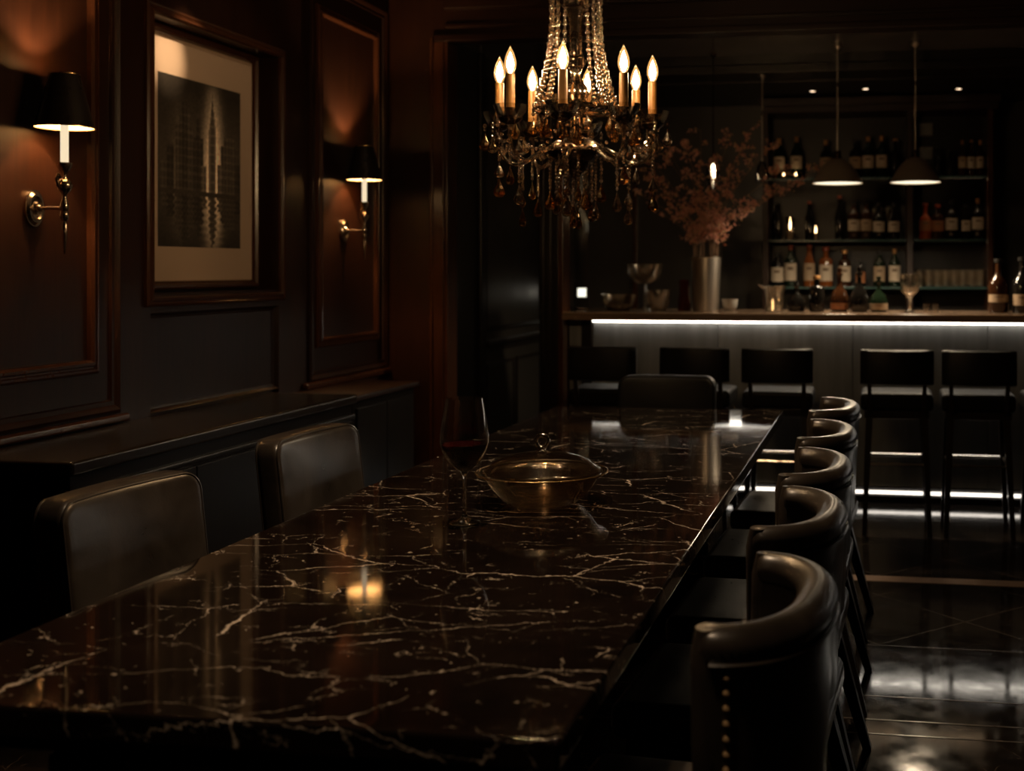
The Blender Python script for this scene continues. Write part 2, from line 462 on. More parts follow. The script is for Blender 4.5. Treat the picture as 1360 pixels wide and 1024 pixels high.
def tag(o, label=None, cat=None, group=None, kind=None):
    if label: o['label'] = label
    if cat: o['category'] = cat
    if group: o['group'] = group
    if kind: o['kind'] = kind
    return o
def thing(name, label, cat, loc=(0, 0, 0), rz=0.0, group=None):
    o = bpy.data.objects.new(name, None); C.objects.link(o)
    o.empty_display_size = .05
    o.location = loc; o.rotation_euler = (0, 0, rz)
    return tag(o, label, cat, group)
def struct(name, mb, m, smooth=40):
    return tag(mb.build(name, m, None, smooth), kind='structure')
def dup(root, loc, rz=0.0, label=None, group=None):
    kids = {}
    for o in bpy.data.objects:
        if o.parent: kids.setdefault(o.parent, []).append(o)
    def cp(o, par):
        c = o.copy(); C.objects.link(c); c.parent = par
        for ch in kids.get(o, []): cp(ch, c)
        return c
    r = cp(root, None)
    r.location = loc; r.rotation_euler = (0, 0, rz)
    if label: r['label'] = label
    if group: r['group'] = group
    return r

# ------------------------------------------------------------------ the setting
ZC = 3.0
struct('floor', MB().box(-3.2, 2.8, -1.7, 9.2, -.1, 0), M['floor_marble'])
struct('ceiling', MB().box(-3.2, 2.8, -1.7, 6.55, ZC, ZC + .1), M['dark_ceiling'])
XW = -2.8
wl = MB()
wl.box(-3.1, -2.9, -1.6, 6.55, 0, ZC)                      # backing, also the back of the niche
wl.box(-2.9, XW, -1.6, 4.19, 0, ZC); wl.box(-2.9, XW, 5.18, 6.42, 0, ZC)
wl.box(-2.9, XW, 4.19, 5.18, 2.36, ZC); wl.box(-2.9, XW, 4.19, 5.18, 1.19, 1.265)
wl.box(-2.9, XW, 4.19, 5.18, 0, .78)
wl.box(-2.9, -2.825, 4.19, 5.18, .78, 1.19)
struct('wall_left', wl, M['mahogany'])
struct('wall_front', MB().box(-3.1, 2.7, -1.7, -1.6, 0, ZC), M['mahogany_x'])
struct('wall_right', MB().box(2.6, 2.7, -1.6, 9.1, 0, ZC), M['mahogany'])
struct('wall_back', MB().box(-2.7, 2.6, 9.0, 9.1, 0, ZC), M['charcoal_wall'])
struct('wall_back_left', MB().box(-2.9, -2.45, 6.42, 6.56, 0, ZC), M['mahogany'])
struct('wall_bar_left', MB().box(-2.7, -2.5, 6.56, 9.0, 0, ZC), M['charcoal_wall'])
# header over the opening to the bar, with its mouldings
hd = MB().box(-2.45, 2.6, 6.42, 6.56, 2.67, ZC)
hd.box(-2.51, 2.6, 6.39, 6.42, 2.66, 2.70, .008); hd.box(-2.45, 2.6, 6.40, 6.42, 2.74, 2.76, .006); hd.box(-2.45, 2.6, 6.37, 6.42, 2.84, 2.90, .012)
struct('trim_1', hd, M['mahogany_x'])
cs = MB().box(-2.525, -2.45, 6.39, 6.42, 0, 2.66, .008); cs.box(-2.53, -2.51, 6.375, 6.39, 0, 2.68, .006)
cs.box(-2.45, -2.43, 6.40, 6.56, 0, 2.67, .006)
struct('trim_2', cs, M['molding'])
# bar room ceiling and the bulkhead above the bar
struct('ceiling_bar', MB().box(-2.5, 2.6, 6.56, 9.0, 2.72, 2.80), M['gloss_ceiling'])
bk = MB().box(-1.86, 2.6, 7.42, 9.0, 2.62, 2.72); bk.box(-1.86, 2.6, 7.39, 7.42, 2.60, 2.66, .01); bk.box(-1.86, 2.6, 7.80, 7.83, 2.605, 2.62, .004)
struct('trim_3', bk, M['ebony'])

def frame_molding(y0, y1, z0, z1, wdt, x, prof):
    """moulding around a rectangle on the left wall: concentric mitred steps; prof = [(inset, height)]"""
    mb = MB(); rings = []
    for ins, h in prof:
        rings.append([(x + h, y0 + ins, z0 + ins), (x + h, y1 - ins, z0 + ins), (x + h, y1 - ins, z1 - ins), (x + h, y0 + ins, z1 - ins)])
    vs = [p for r in rings for p in r]; fs = []
    for i in range(len(rings) - 1):
        for k in range(4):
            k2 = (k + 1) % 4
            fs.append([i * 4 + k, i * 4 + k2, (i + 1) * 4 + k2, (i + 1) * 4 + k])
    mb.add(vs, fs)
    return mb
PR_IN = [(0, 0), (0, .010), (.008, .017), (.016, .017), (.020, .009), (.026, .009), (.032, .022), (.042, .024), (.050, .016), (.052, 0)]
PR_OUT = [(0, 0), (0, .012), (.012, .020), (.024, .014), (.030, .008), (.046, .010), (.050, 0)]
k = 3
for (y0, y1, z0, z1) in ((3.20, 3.87, .985, 2.72), (5.54, 6.285, .965, 2.70)):
    k += 1; struct('trim_%d' % k, frame_molding(y0, y1, z0, z1, .05, XW, PR_IN), M['molding'], 0)
for (y0, y1, z0, z1) in ((3.09, 3.99, .83, 2.86), (5.46, 6.395, .80, 2.84)):
    k += 1; struct('trim_%d' % k, frame_molding(y0, y1, z0, z1, .05, XW, PR_OUT), M['mahogany'], 0)
# niche surround and its sill
k += 1; struct('trim_%d' % k, frame_molding(4.15, 5.22, 1.215, 2.40, .04, XW, [(0, 0), (0, .012), (.010, .018), (.018, .012), (.024, .020), (.034, .022), (.040, .012), (.040, 0)]), M['molding'], 0)
k += 1; struct('trim_%d' % k, frame_molding(4.19, 5.18, .80, 1.19, .03, -2.825, [(0, .025), (.004, .020), (.012, .006), (.02, .004), (.022, 0)]), M['mahogany'], 0)
# low plinth course under the panels
bb = MB().box(XW, XW + .035, 3.00, 4.02, .795, .825, .010, 3); bb.box(XW, XW + .035, 5.40, 6.41, .765, .80, .010, 3)
bb.box(XW, XW + .02, -1.6, 6.42, 0, .14, .006)
struct('baseboard_left', bb, M['molding_y'])
# bar side wall: panelling, chair rail
k += 1
bw = MB().box(-2.5, -2.47, 7.10, 7.20, 0, 2.72, .01); bw.box(-2.5, -2.455, 7.20, 8.55, .865, .905, .012, 3); bw.box(-2.5, -2.48, 7.20, 8.55, .83, .85, .006)
struct('trim_%d' % k, bw, M['ebony'])
for (y0, y1, z0, z1) in ((7.24, 7.85, .12, .755), (7.89, 8.5, .12, .755), (7.24, 8.5, .96, 2.6)):
    k += 1; struct('trim_%d' % k, frame_molding(y0, y1, z0, z1, .03, -2.5, [(0, 0), (0, .012), (.008, .016), (.018, .008), (.024, .012), (.03, 0)]), M['ebony'], 0)
# fluted column at the end of the bar, its bronze edge and thin post behind
k += 1
co = MB().box(-2.02, -1.90, 6.84, 7.20, 0, 2.72, .006)
for xx in (-2.0, -1.955): co.box(xx, xx + .012, 6.825, 6.84, 0, 2.72, .004)
struct('trim_%d' % k, co, M['ebony'])
k += 1; struct('trim_%d' % k, MB().box(-1.90, -1.868, 6.83, 7.0, 0, 2.72, .006), M['molding'])
k += 1; struct('trim_%d' % k, MB().box(-1.895, -1.855, 8.96, 9.0, .0, 2.62, .005), M['molding'])
# floor inlays
k += 1; struct('trim_%d' % k, MB().box(-2.4, 2.6, 5.185, 5.275, 0, .002), M['floor_inlay'])
k += 1
jt = MB()
for yy in (6.05,): jt.box(-2.4, 2.6, yy - .008, yy + .008, 0, .0015)
for yy in (3.79, 3.59, 3.48, 4.3): jt.box(-2.4, 2.6, yy - .004, yy + .004, 0, .0012)
a_ = .66
for i in range(-6, 8):                                         # diagonal lattice of fine strips
    for sgn in (1, -1):
        p0 = Vector((i * a_, 5.285, .0006)); p1 = Vector((i * a_ + sgn * .76, 6.04, .0006))
        d = (p1 - p0).normalized(); nn = Vector((-d.y, d.x, 0)) * .0028
        jt.add([p0 - nn, p0 + nn, p1 + nn, p1 - nn], [[0, 1, 2, 3]])
        p0 = Vector((i * a_, 4.31, .0006)); p1 = Vector((i * a_ + sgn * .87, 5.18, .0006))
        d = (p1 - p0).normalized(); nn = Vector((-d.y, d.x, 0)) * .0028
        jt.add([p0 - nn, p0 + nn, p1 + nn, p1 - nn], [[0, 1, 2, 3]])
struct('trim_%d' % k, jt, M['joint'])

# ------------------------------------------------------------------ dining table
tb = thing('dining_table', 'long dining table with a polished dark brown marble top veined in cream', 'table', (-.915, 3.28, 0))
TX0, TX1, TY0, TY1 = -1.425, -.408, 1.472, 5.088
t_ = MB().box(TX0 + .915, TX1 + .915, TY0 - 3.28, TY1 - 3.28, .708, .75, .006, 3)
t_.build('tabletop', M['table_marble'], tb)
t_ = MB().box(-.44, .44, -1.74, 1.74, .660, .7075, .004)
t_.build('apron', M['ebony_y'], tb)
for yy in (-1.68, 1.24):
    MB().box(-.27, .27, yy - .07, yy + .07, 0, .66, .004).build('pedestal', M['table_marble'], tb)

# ------------------------------------------------------------------ dining chairs
def leg(mb, p0, p1, a0=.021, a1=.012): return mb.taper(p1, p0, a1, a0)

def curved_back(Rx=.168, Ry=.255, z0=.40, z1=.83):
    """U-shaped shell seen from above, open towards +x; returns mesh builder and the seam paths"""
    ns = 36; A = math.radians(84)
    prof = []   # (offset outward, z) section with rolled top
    mb = MB(); rings = []
    def plan(a, off, sc):
        e = 2 / 2.35
        ca, sa = math.cos(a), math.sin(a)
        x = -math.copysign(abs(ca) ** e, ca) * (Rx + off) * sc; y = math.copysign(abs(sa) ** e, sa) * (Ry + off) * sc
        return x, y
    th = .052
    sec = []
    for i in range(9): z = z0 + (z1 - .03 - z0) * i / 8; sec.append((0.0, z))
    for i in range(1, 12):
        a = PI * i / 12; sec.append((-.030 + .036 * math.cos(a), z1 - .022 + .040 * math.sin(a)))
    for i in range(9): z = z1 - .03 - (z1 - .03 - z0) * i / 8; sec.append((-th - .006 * math.sin(PI * i / 8), z))
    cx = -th / 2
    n = len(sec); steps = []
    for j in range(ns + 1): steps.append((-A + 2 * A * j / ns, 1.0))
    steps = [(-A - .10, .25), (-A - .075, .7), (-A - .04, .93)] + steps + [(A + .04, .93), (A + .075, .7), (A + .10, .25)]
    for a, k_ in steps:
        ring = []
        for off, z in sec:
            o2 = cx + (off - cx) * k_
            zc = z0 + (z1 - z0) * .5
            z2 = z if k_ == 1 else zc + (z - zc) * (.94 + .06 * k_)
            sc = .86 + .14 * (z2 - z0) / (z1 - z0)
            x, y = plan(a, o2, sc)
            ring.append((x, y, z2))
        rings.append(ring)
    vs = [p for r in rings for p in r]; fs = []
    for i in range(len(rings) - 1):
        for q in range(n):
            q2 = (q + 1) % n
            fs.append([i * n + q, i * n + q2, (i + 1) * n + q2, (i + 1) * n + q])
    fs.append(list(range(n))[::-1]); fs.append([(len(rings) - 1) * n + q for q in range(n)])
    mb.add(vs, fs)
    def path(off, z, a0=-A, a1=A, m=40):
        sc = .86 + .14 * (z - z0) / (z1 - z0)
        return [(*plan(a0 + (a1 - a0) * i / m, off, sc), z) for i in range(m + 1)]
    def down(a, off, za, zb, m):
        r = []
        for i in range(m):
            z = za + (zb - za) * i / (m - 1); sc = .86 + .14 * (z - z0) / (z1 - z0)
            r.append((*plan(a, off, sc), z))
        return r
    return mb, path, down, A

def tub_chair(label):
    t = thing('dining_chair', label, 'chair', group='tub chairs along the right side of the table')
    mb, path, down, A = curved_back()
    bk_ = mb.build('backrest', M['leather'], t, 60)
    MB().tube(path(.004, .797), .0042, 6).build('piping', M['leather'], bk_)
    nb = MB()
    for a in (A - .13, -A + .13):
        for p in down(a, .002, .78, .44, 16): nb.ball(p, .0056, 8, 4)
    nb.build('nail_trim', M['nail'], bk_)
    for s in (1, -1):
        MB().tube(down(s * (A + .02), -.026, .845, .43, 12), [.018] + [.026] * 10 + [.02], 10).build('front_roll', M['leather'], bk_)
    MB().box(-.15, .30, -.215, .215, .385, .465, .028, 4).build('seat', M['leather'], t)
    MB().box(-.13, .27, -.19, .19, .345, .3845, .004).build('seat_frame', M['leg_wood'], t)
    for sx, sy in ((1, 1), (1, -1), (-1, 1), (-1, -1)):
        x = .235 if sx > 0 else -.105
        leg(MB(), (x, sy * .165, .345), (x + (.03 if sx > 0 else -.095), sy * .20, 0), .021, .012).build('leg', M['leg_wood'], t)
    return t
ord_ = ['nearest the camera, its nailhead trim in view', 'second from the camera', 'third from the camera', 'fourth from the camera, facing the covered dish end', 'farthest from the camera, closest to the bar stools']
ys = [1.905, 2.565, 3.18, 3.83, 4.53]
labs = ['black leather tub chair nearest the camera on the right, nailheads in view',
        'black leather tub chair on the right of the table, second from the camera',
        'black leather tub chair on the right of the table, middle one of five',
        'black leather tub chair right of the table, fourth from the camera',
        'black leather tub chair on the right of the table, closest to the stools']
ch = tub_chair(labs[0])
for i, y in enumerate(ys):
    o = ch if i == 0 else dup(ch, (0, 0, 0), 0, labs[i])
    o.location = (-.240, y, 0); o.rotation_euler.z = PI - [.09, .06, .04, .03, .05][i]

def pad_back(wd=.455, z0=.44, z1=.875, th=.078, curve=.03, tilt=.05, rad=.05):
    """padded back: rounded rectangle with soft edges, slightly hollow and tilted; +x is the sitting side"""
    zc = (z0 + z1) / 2
    def warp(p):
        x, y, z = p
        u = 2 * y / wd; v_ = 2 * z / (z1 - z0)
        if x > 0: x += .016 * max(0, 1 - u * u) * max(0, 1 - v_ * v_)
        x += curve * u * u
        return Vector((x - tilt * (z + (z1 - z0) / 2) / (z1 - z0), y, z + zc))
    def loop(d, m=8, e=10):
        w2, h2, r = wd / 2 - d, (z1 - z0) / 2 - d, max(rad - d, .012)
        out = []
        cs_ = [(w2 - r, h2 - r, 0), (-w2 + r, h2 - r, PI / 2), (-w2 + r, -h2 + r, PI), (w2 - r, -h2 + r, 1.5 * PI)]
        for k in range(4):
            cy_, cz_, b0 = cs_[k]
            arc = [(cy_ + r * math.cos(b0 + PI / 2 * i / m), cz_ + r * math.sin(b0 + PI / 2 * i / m)) for i in range(m + 1)]
            out += arc
            ny, nz, nb = cs_[(k + 1) % 4]
            nx_ = (ny + r * math.cos(nb), nz + r * math.sin(nb)); la = arc[-1]
            out += [(la[0] + (nx_[0] - la[0]) * i / e, la[1] + (nx_[1] - la[1]) * i / e) for i in range(1, e)]
        return out
    er = .020; lay = []
    side = [(er * (1 - math.sin(PI / 2 * i / 5)), th / 2 - er * (1 - math.cos(PI / 2 * i / 5))) for i in range(6)]   # inset, x from front face to edge
    ins_in = [.035, .06, .09, .12, .15, .18]
    for d in reversed(ins_in): lay.append((d, th / 2))
    lay += side
    lay += [(d, -x) for d, x in reversed(side)]
    for d in ins_in: lay.append((d, -th / 2))
    vs, fs = [], []
    n = len(loop(0))
    for d, x in lay: vs += [warp((x, y, z)) for y, z in loop(d)]
    L = len(lay)
    for i in range(L - 1):
        for q in range(n):
            q2 = (q + 1) % n
            fs.append([i * n + q, i * n + q2, (i + 1) * n + q2, (i + 1) * n + q])
    fs.append(list(range(n))); fs.append([(L - 1) * n + q for q in range(n)][::-1])
    mb = MB().add(vs, fs)
    def outline(xo, ins=.0):
        lp = loop(ins); k0 = 3 * (n // 4)
        lp = lp[k0 + 9:] + lp[:k0 - 9]
        return [warp((xo, y, z)) for y, z in lp]
    return mb, outline

def side_chair(label, group=None, wd=.455, hide='leather'):
    t = thing('dining_chair', label, 'chair', group=group)
    mb, outline = pad_back(wd)
    b = mb.build('backrest', M[hide], t, 60); th_e = .039 - .0055
    MB().tube(outline(th_e, .0055), .0034, 6).build('piping', M[hide], b)
    MB().tube(outline(-th_e, .0055), .0038, 6).build('piping', M[hide], b)
    MB().box(-.01, .45, -wd / 2 + .01, wd / 2 - .01, .385, .47, .028, 4).build('seat', M[hide], t)
    MB().box(.0, .43, -wd / 2 + .03, wd / 2 - .03, .345, .3845, .004).build('seat_frame', M['leg_wood'], t)
    for sx, sy in ((1, 1), (1, -1), (-1, 1), (-1, -1)):
        x = .40 if sx > 0 else .02
        leg(MB(), (x, sy * (wd / 2 - .05), .345), (x + (.02 if sx > 0 else -.06), sy * (wd / 2 - .03), 0)).build('leg', M['leg_wood'], t)
    return t
sc_ = side_chair('black leather upright chair on the left of the table, nearest the camera', 'upright leather chairs on the left of the table')
sc_.location = (-1.67, 2.425, 0); sc_.rotation_euler.z = -.08
dup(sc_, (-1.675, 3.315, 0), -.08, 'black leather upright chair on the left of the table, farther from the camera')
hc = side_chair('black chair at the far head of the marble table, before the bar stools', None, .45, 'shaded_leather')
hc.location = (-.955, 5.27, 0); hc.rotation_euler.z = -PI / 2

# ------------------------------------------------------------------ sideboard, low cabinet
sb = thing('sideboard', 'long low black sideboard with a moulded top along the panelled left wall', 'sideboard', (-2.58, 4.115, 0))
yy0, yy1 = 3.15 - 4.115, 5.082 - 4.115
MB().box(-.218, .222, yy0, yy1, .745, .79, .012, 3).build('top', M['ebony_sheen'], sb)
MB().box(-.218, .200, yy0 + .02, yy1 - .02, .06, .7445).box(-.218, .216, yy0 + .01, yy1 - .01, .675, .70, .008, 2).box(-.21, .18, yy0 + .05, yy1 - .05, 0, .0605).build('body', M['ebony_y'], sb)
dw = (yy1 - yy0 - .06) / 3
for i in range(3):
    a = yy0 + .03 + dw * i
    d = MB().box(.2005, .216, a + .003, a + dw - .003, .08, .67, .003).build('door', M['ebony'], sb)
    MB().tube([(.2165, a + dw - .05, .40), (.232, a + dw - .05, .40), (.232, a + dw - .05, .52), (.2165, a + dw - .05, .52)], .0045, 6).build('handle', M['dark_bronze'], d)
lc = thing('low_cabinet', 'short dark cabinet below the farther wall lamp, beyond the sideboard', 'cabinet', (-2.62, 5.62, 0))
MB().box(-.178, .195, -.42, .36, .735, .765, .008, 3).build('top', M['mahogany_y'], lc)
MB().box(-.178, .17, -.40, .34, 0, .7345, .003).build('body', M['ebony_y'], lc)
MB().box(.1705, .183, -.37, -.035, .08, .70, .003).build('door', M['ebony'], lc); MB().box(.1705, .183, -.028, .31, .08, .70, .003).build('door', M['ebony'], lc)

# ------------------------------------------------------------------ picture in the niche
pc = thing('framed_picture', 'sepia skyline photograph in a wide pale mat and thin wood frame', 'picture', (-2.90, 4.70, 1.84))
PY0, PY1, PZ0, PZ1 = 4.275 - 4.70, 5.125 - 4.70, 1.278 - 1.84, 2.355 - 1.84
pf = MB(); rings = []
prof = [(0, .0), (0, .030), (.008, .036), (.018, .036), (.026, .026), (.032, .024), (.036, .014), (.038, .012)]
vs = []
for ins, h in prof: vs += [(h, PY0 + ins, PZ0 + ins), (h, PY1 - ins, PZ0 + ins), (h, PY1 - ins, PZ1 - ins), (h, PY0 + ins, PZ1 - ins)]
fs = []
for i in range(len(prof) - 1):
    for q in range(4): q2 = (q + 1) % 4; fs.append([i * 4 + q, i * 4 + q2, (i + 1) * 4 + q2, (i + 1) * 4 + q])
pf.add(vs, fs); pf.build('frame', M['molding'], pc, 0)
MB().box(.001, .014, PY0 + .03, PY1 - .03, PZ0 + .03, PZ1 - .03).build('mat', M['mat_board'], pc)
IY0, IY1, IZ0, IZ1 = 4.365 - 4.70, 4.988 - 4.70, 1.455 - 1.84, 2.165 - 1.84
def photo_tone(u, v):
    """tone of a generic night skyline print: u left-right, v bottom-top"""
    rnd = random.Random(int(u * 53) * 7919 + int(v * 90))
    hz = .34
    def city(u, v):
        g = .014 + .04 * max(0, 1 - abs(v - .45) / .5) * (1 if u > .2 else .5)
        g += .95 * math.exp(-((u - .645) / (.075 + .05 * (1 - v))) ** 2) * max(0, min(1, (1.02 - v) * 1.6))   # sky glow beside the tower
        g += .20 * math.exp(-((u - .22) / .08) ** 2) * max(0, .9 - v) * .6
        tone = g
        blds = [(.02, .14, .50, .05), (.10, .18, .60, .03), (.20, .40, .72, .05), (.24, .36, .80, .045), (.27, .33, .86, .03), (.40, .52, .66, .035), (.43, .49, .78, .03), (.50, .56, .50, .09),
                (.74, .98, .64, .05), (.78, .92, .70, .06), (.70, .76, .52, .10), (.93, 1.0, .54, .03)]
        for a, b, h, tn in blds:
            if a <= u <= b and v < h:
                win = .55 + .9 * ((int(u * 70) % 3 == 0) * .3 + (int(v * 62) % 3 == 0) * .35)
                tone = tn * win
        tw = .045 if v < .72 else (.045 * max(0, (.97 - v) / .25) ** 1.3)
        if abs(u - .635) < tw and v < .97:
            tone = .04 + .05 * (abs(u - .635) > tw * .55) + .03 * (int(v * 70) % 4 == 0)
        return tone
    if v >= hz: t = city(u, v)
    else:
        vv = hz + (hz - v) * 1.6
        t = city(u + .012 * math.sin(v * 150), min(1, vv)) * .75
        if abs(v - hz) < .03: t = .025
    t *= .8 + .4 * rnd.random()
    return t
gu, gv = 110, 140
vs = [(.0148, IY0 + (IY1 - IY0) * i / gu, IZ0 + (IZ1 - IZ0) * j / gv) for j in range(gv + 1) for i in range(gu + 1)]
fs = [[j * (gu + 1) + i, j * (gu + 1) + i + 1, (j + 1) * (gu + 1) + i + 1, (j + 1) * (gu + 1) + i] for j in range(gv) for i in range(gu)]
def photo_mat():
    m, n, out = nt('photo_print'); b = bsdf(n, out, (.1, .1, .1), .45)
    a = n.nodes.new('ShaderNodeAttribute'); a.attribute_name = 'print'
    n.links.new(a.outputs['Color'], b.inputs['Base Color']); return m
ph = MB().add(vs, fs).build('photograph', photo_mat(), pc, 0)
ca = ph.data.color_attributes.new('print', 'FLOAT_COLOR', 'POINT')
for j in range(gv + 1):
    for i in range(gu + 1):
        t = photo_tone(i / gu, j / gv) * 2.3
        ca.data[j * (gu + 1) + i].color = (t, t * .80, t * .60, 1)

# ------------------------------------------------------------------ wall sconces
def sconce(label, y):
    X = XW
    t = thing('wall_sconce', label, 'wall lamp', (X, y, 1.565), 0, 'wall lamps on the left panelling')
    T = Matrix.Rotation(PI / 2, 4, 'Y')
    MB().lathe([(0, .024), (.014, .024), (.018, .014), (.026, .013), (.030, .018), (.036, .018), (.042, .010), (.046, .010), (.046, .0), (0, 0)], 28, T=T, sx=1.35, sy=.95).build('wall_plate', M['nickel'], t)
    MB().tube([(.02, 0, 0), (.119, 0, 0)], .0065, 10).ball((.024, 0, 0), .013).build('arm', M['nickel'], t)
    cx = .119
    sp = [(0, -.155), (.003, -.15), (.008, -.09), (.010, -.055), (.006, -.045), (.013, -.035), (.015, -.02), (.011, -.01), (.015, 0), (.014, .012), (.008, .03), (.008, .045), (.022, .062), (.026, .075), (.022, .088), (.009, .100), (.008, .112), (.014, .122), (.024, .138), (.026, .150), (.021, .152), (0, .150)]
    MB().lathe(sp, 22, (cx, 0, 0)).build('candle_column', M['nickel'], t)
    MB().tube([(cx + .005, -.012, .06), (cx, -.03, .075), (cx, -.038, .095), (cx, -.030, .11), (cx, -.022, .10)], .006, 8).build('scroll', M['dark_bronze'], t)
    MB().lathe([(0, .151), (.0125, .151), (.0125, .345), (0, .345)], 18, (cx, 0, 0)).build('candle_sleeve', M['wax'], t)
    sh = MB().lathe([(.091, .268), (.047, .445)], 40, (cx, 0, 0)).build('shade', M['shade_out'], t)
    MB().lathe([(.0895, .2685), (.0455, .4445)], 40, (cx, 0, 0)).build('shade_lining', M['shade_in'], sh)
    MB().lathe([(.0905, .2665), (.092, .2665), (.092, .270), (.0905, .270)], 40, (cx, 0, 0), True).build('rim', M['brass'], sh)
    MB().lathe([(.046, .4435), (.048, .4435), (.048, .447), (.046, .447)], 40, (cx, 0, 0), True).build('rim', M['brass'], sh)
    MB().lathe([(0, .3455), (.010, .348), (.013, .365), (.010, .385), (0, .395)], 14, (cx, 0, 0)).build('bulb', M['bulb_glass'], t)
    lamp('sconce_light', 'POINT', (X + cx, y, 1.565 + .394), P_SCONCE, (1, .60, .30), .012)
    return t
sconce('polished candle sconce with black shade on the panel nearest the camera', 3.544)
sconce('smaller looking candle sconce with black shade on the panel beyond the picture', 5.854)

# ------------------------------------------------------------------ chandelier
CH = Vector((-.917, 3.5, 0))
cd = thing('chandelier', 'crystal chandelier with eight lit candle bulbs hanging over the marble table', 'chandelier', (CH.x, CH.y, 3.0))
D = -3.0
def cz(p): return [(r, z + D) for r, z in p]
MB().lathe(cz([(0, 2.999), (.065, 2.999), (.065, 2.985), (.03, 2.96), (.010, 2.945), (.008, 2.94), (.008, 2.30), (0, 2.30)]), 24).build('ceiling_canopy', M['dark_bronze'], cd)
MB().lathe(cz([(0, 2.31), (.02, 2.31), (.045, 2.27), (.075, 2.25), (.078, 2.24), (.05, 2.215), (.030, 2.185), (.036, 2.17), (.034, 2.16), (.020, 2.12), (.019, 2.03), (.026, 2.005), (.034, 1.998), (.026, 1.985), (.014, 1.96),
                (.017, 1.945), (.036, 1.92), (.042, 1.895), (.032, 1.87), (.018, 1.85), (.018, 1.74), (0, 1.74)]), 28).build('glass_column', M['crystal'], cd)
MB().lathe(cz([(.020, 1.87), (.07, 1.852), (.098, 1.862), (.104, 1.885), (.108, 1.885), (.102, 1.855), (.075, 1.842), (.02, 1.85)]), 32, closed=True).build('crystal_bowl', M['crystal'], cd)
MB().lathe(cz([(0, 1.765), (.03, 1.765), (.06, 1.755), (.085, 1.735), (.088, 1.72), (.078, 1.705), (.045, 1.69), (.035, 1.668), (.020, 1.655), (.012, 1.64), (0, 1.632)]), 28).build('hub', M['dark_bronze'], cd)
MB().lathe(cz([(.078, 2.232), (.083, 2.232), (.083, 2.242), (.078, 2.242)]), 28, closed=True).build('chain_ring', M['dark_bronze'], cd)
MB().lathe(cz([(.128, 1.842), (.134, 1.842), (.134, 1.85), (.128, 1.85)]), 32, closed=True).build('chain_ring', M['dark_bronze'], cd)

def drop_mb(p, h=.062, r=.0165, seg=8):
    """faceted crystal teardrop hanging with its point up from p"""
    r *= 1.12
    pr = [(0, 0), (.003, -.004), (r * .26, -h * .22), (r * .52, -h * .40), (r * .82, -h * .58), (r, -h * .74), (r * .92, -h * .86), (r * .62, -h * .96), (r * .3, -h * .992), (0, -h)]
    return MB().lathe(pr, seg, p, sy=.62, T=None)
def bead(mb, p, r): mb.ball(p, (r, r, r * 1.1), 8, 6)
rng = random.Random(4)
RA = .236
def add_strand(parent, p0, n, big=False, two=False, name='crystal_strand', h=.060, r=.0160, ang=0):
    """vertical chain of small beads ending in a teardrop"""
    mb = MB(); z = 0
    for i in range(n):
        bead(mb, (p0[0], p0[1], p0[2] - .006 - i * .0115), .0052 if i % 3 else .0065)
    mb.tube([(p0[0], p0[1], p0[2]), (p0[0], p0[1], p0[2] - n * .0115 - .006)], .0008, 4)
    z = p0[2] - n * .0115 - .004
    st = mb.build(name, M['crystal'], parent, 80)
    def put(zz, hh, rr):
        T = Matrix.Translation((p0[0], p0[1], zz)) @ Matrix.Rotation(ang, 4, 'Z')
        q = MB(); vs, fs = drop_mb((0, 0, 0), hh, rr).raw(); q.add(vs, fs, 0, T)
        q.build('crystal_drop', M['crystal_amber'] if rng.random() < .45 else M['crystal'], st, 0)
    if two: put(z, h * .8, r * .9); z -= h * .82
    put(z, h, r)
    return st
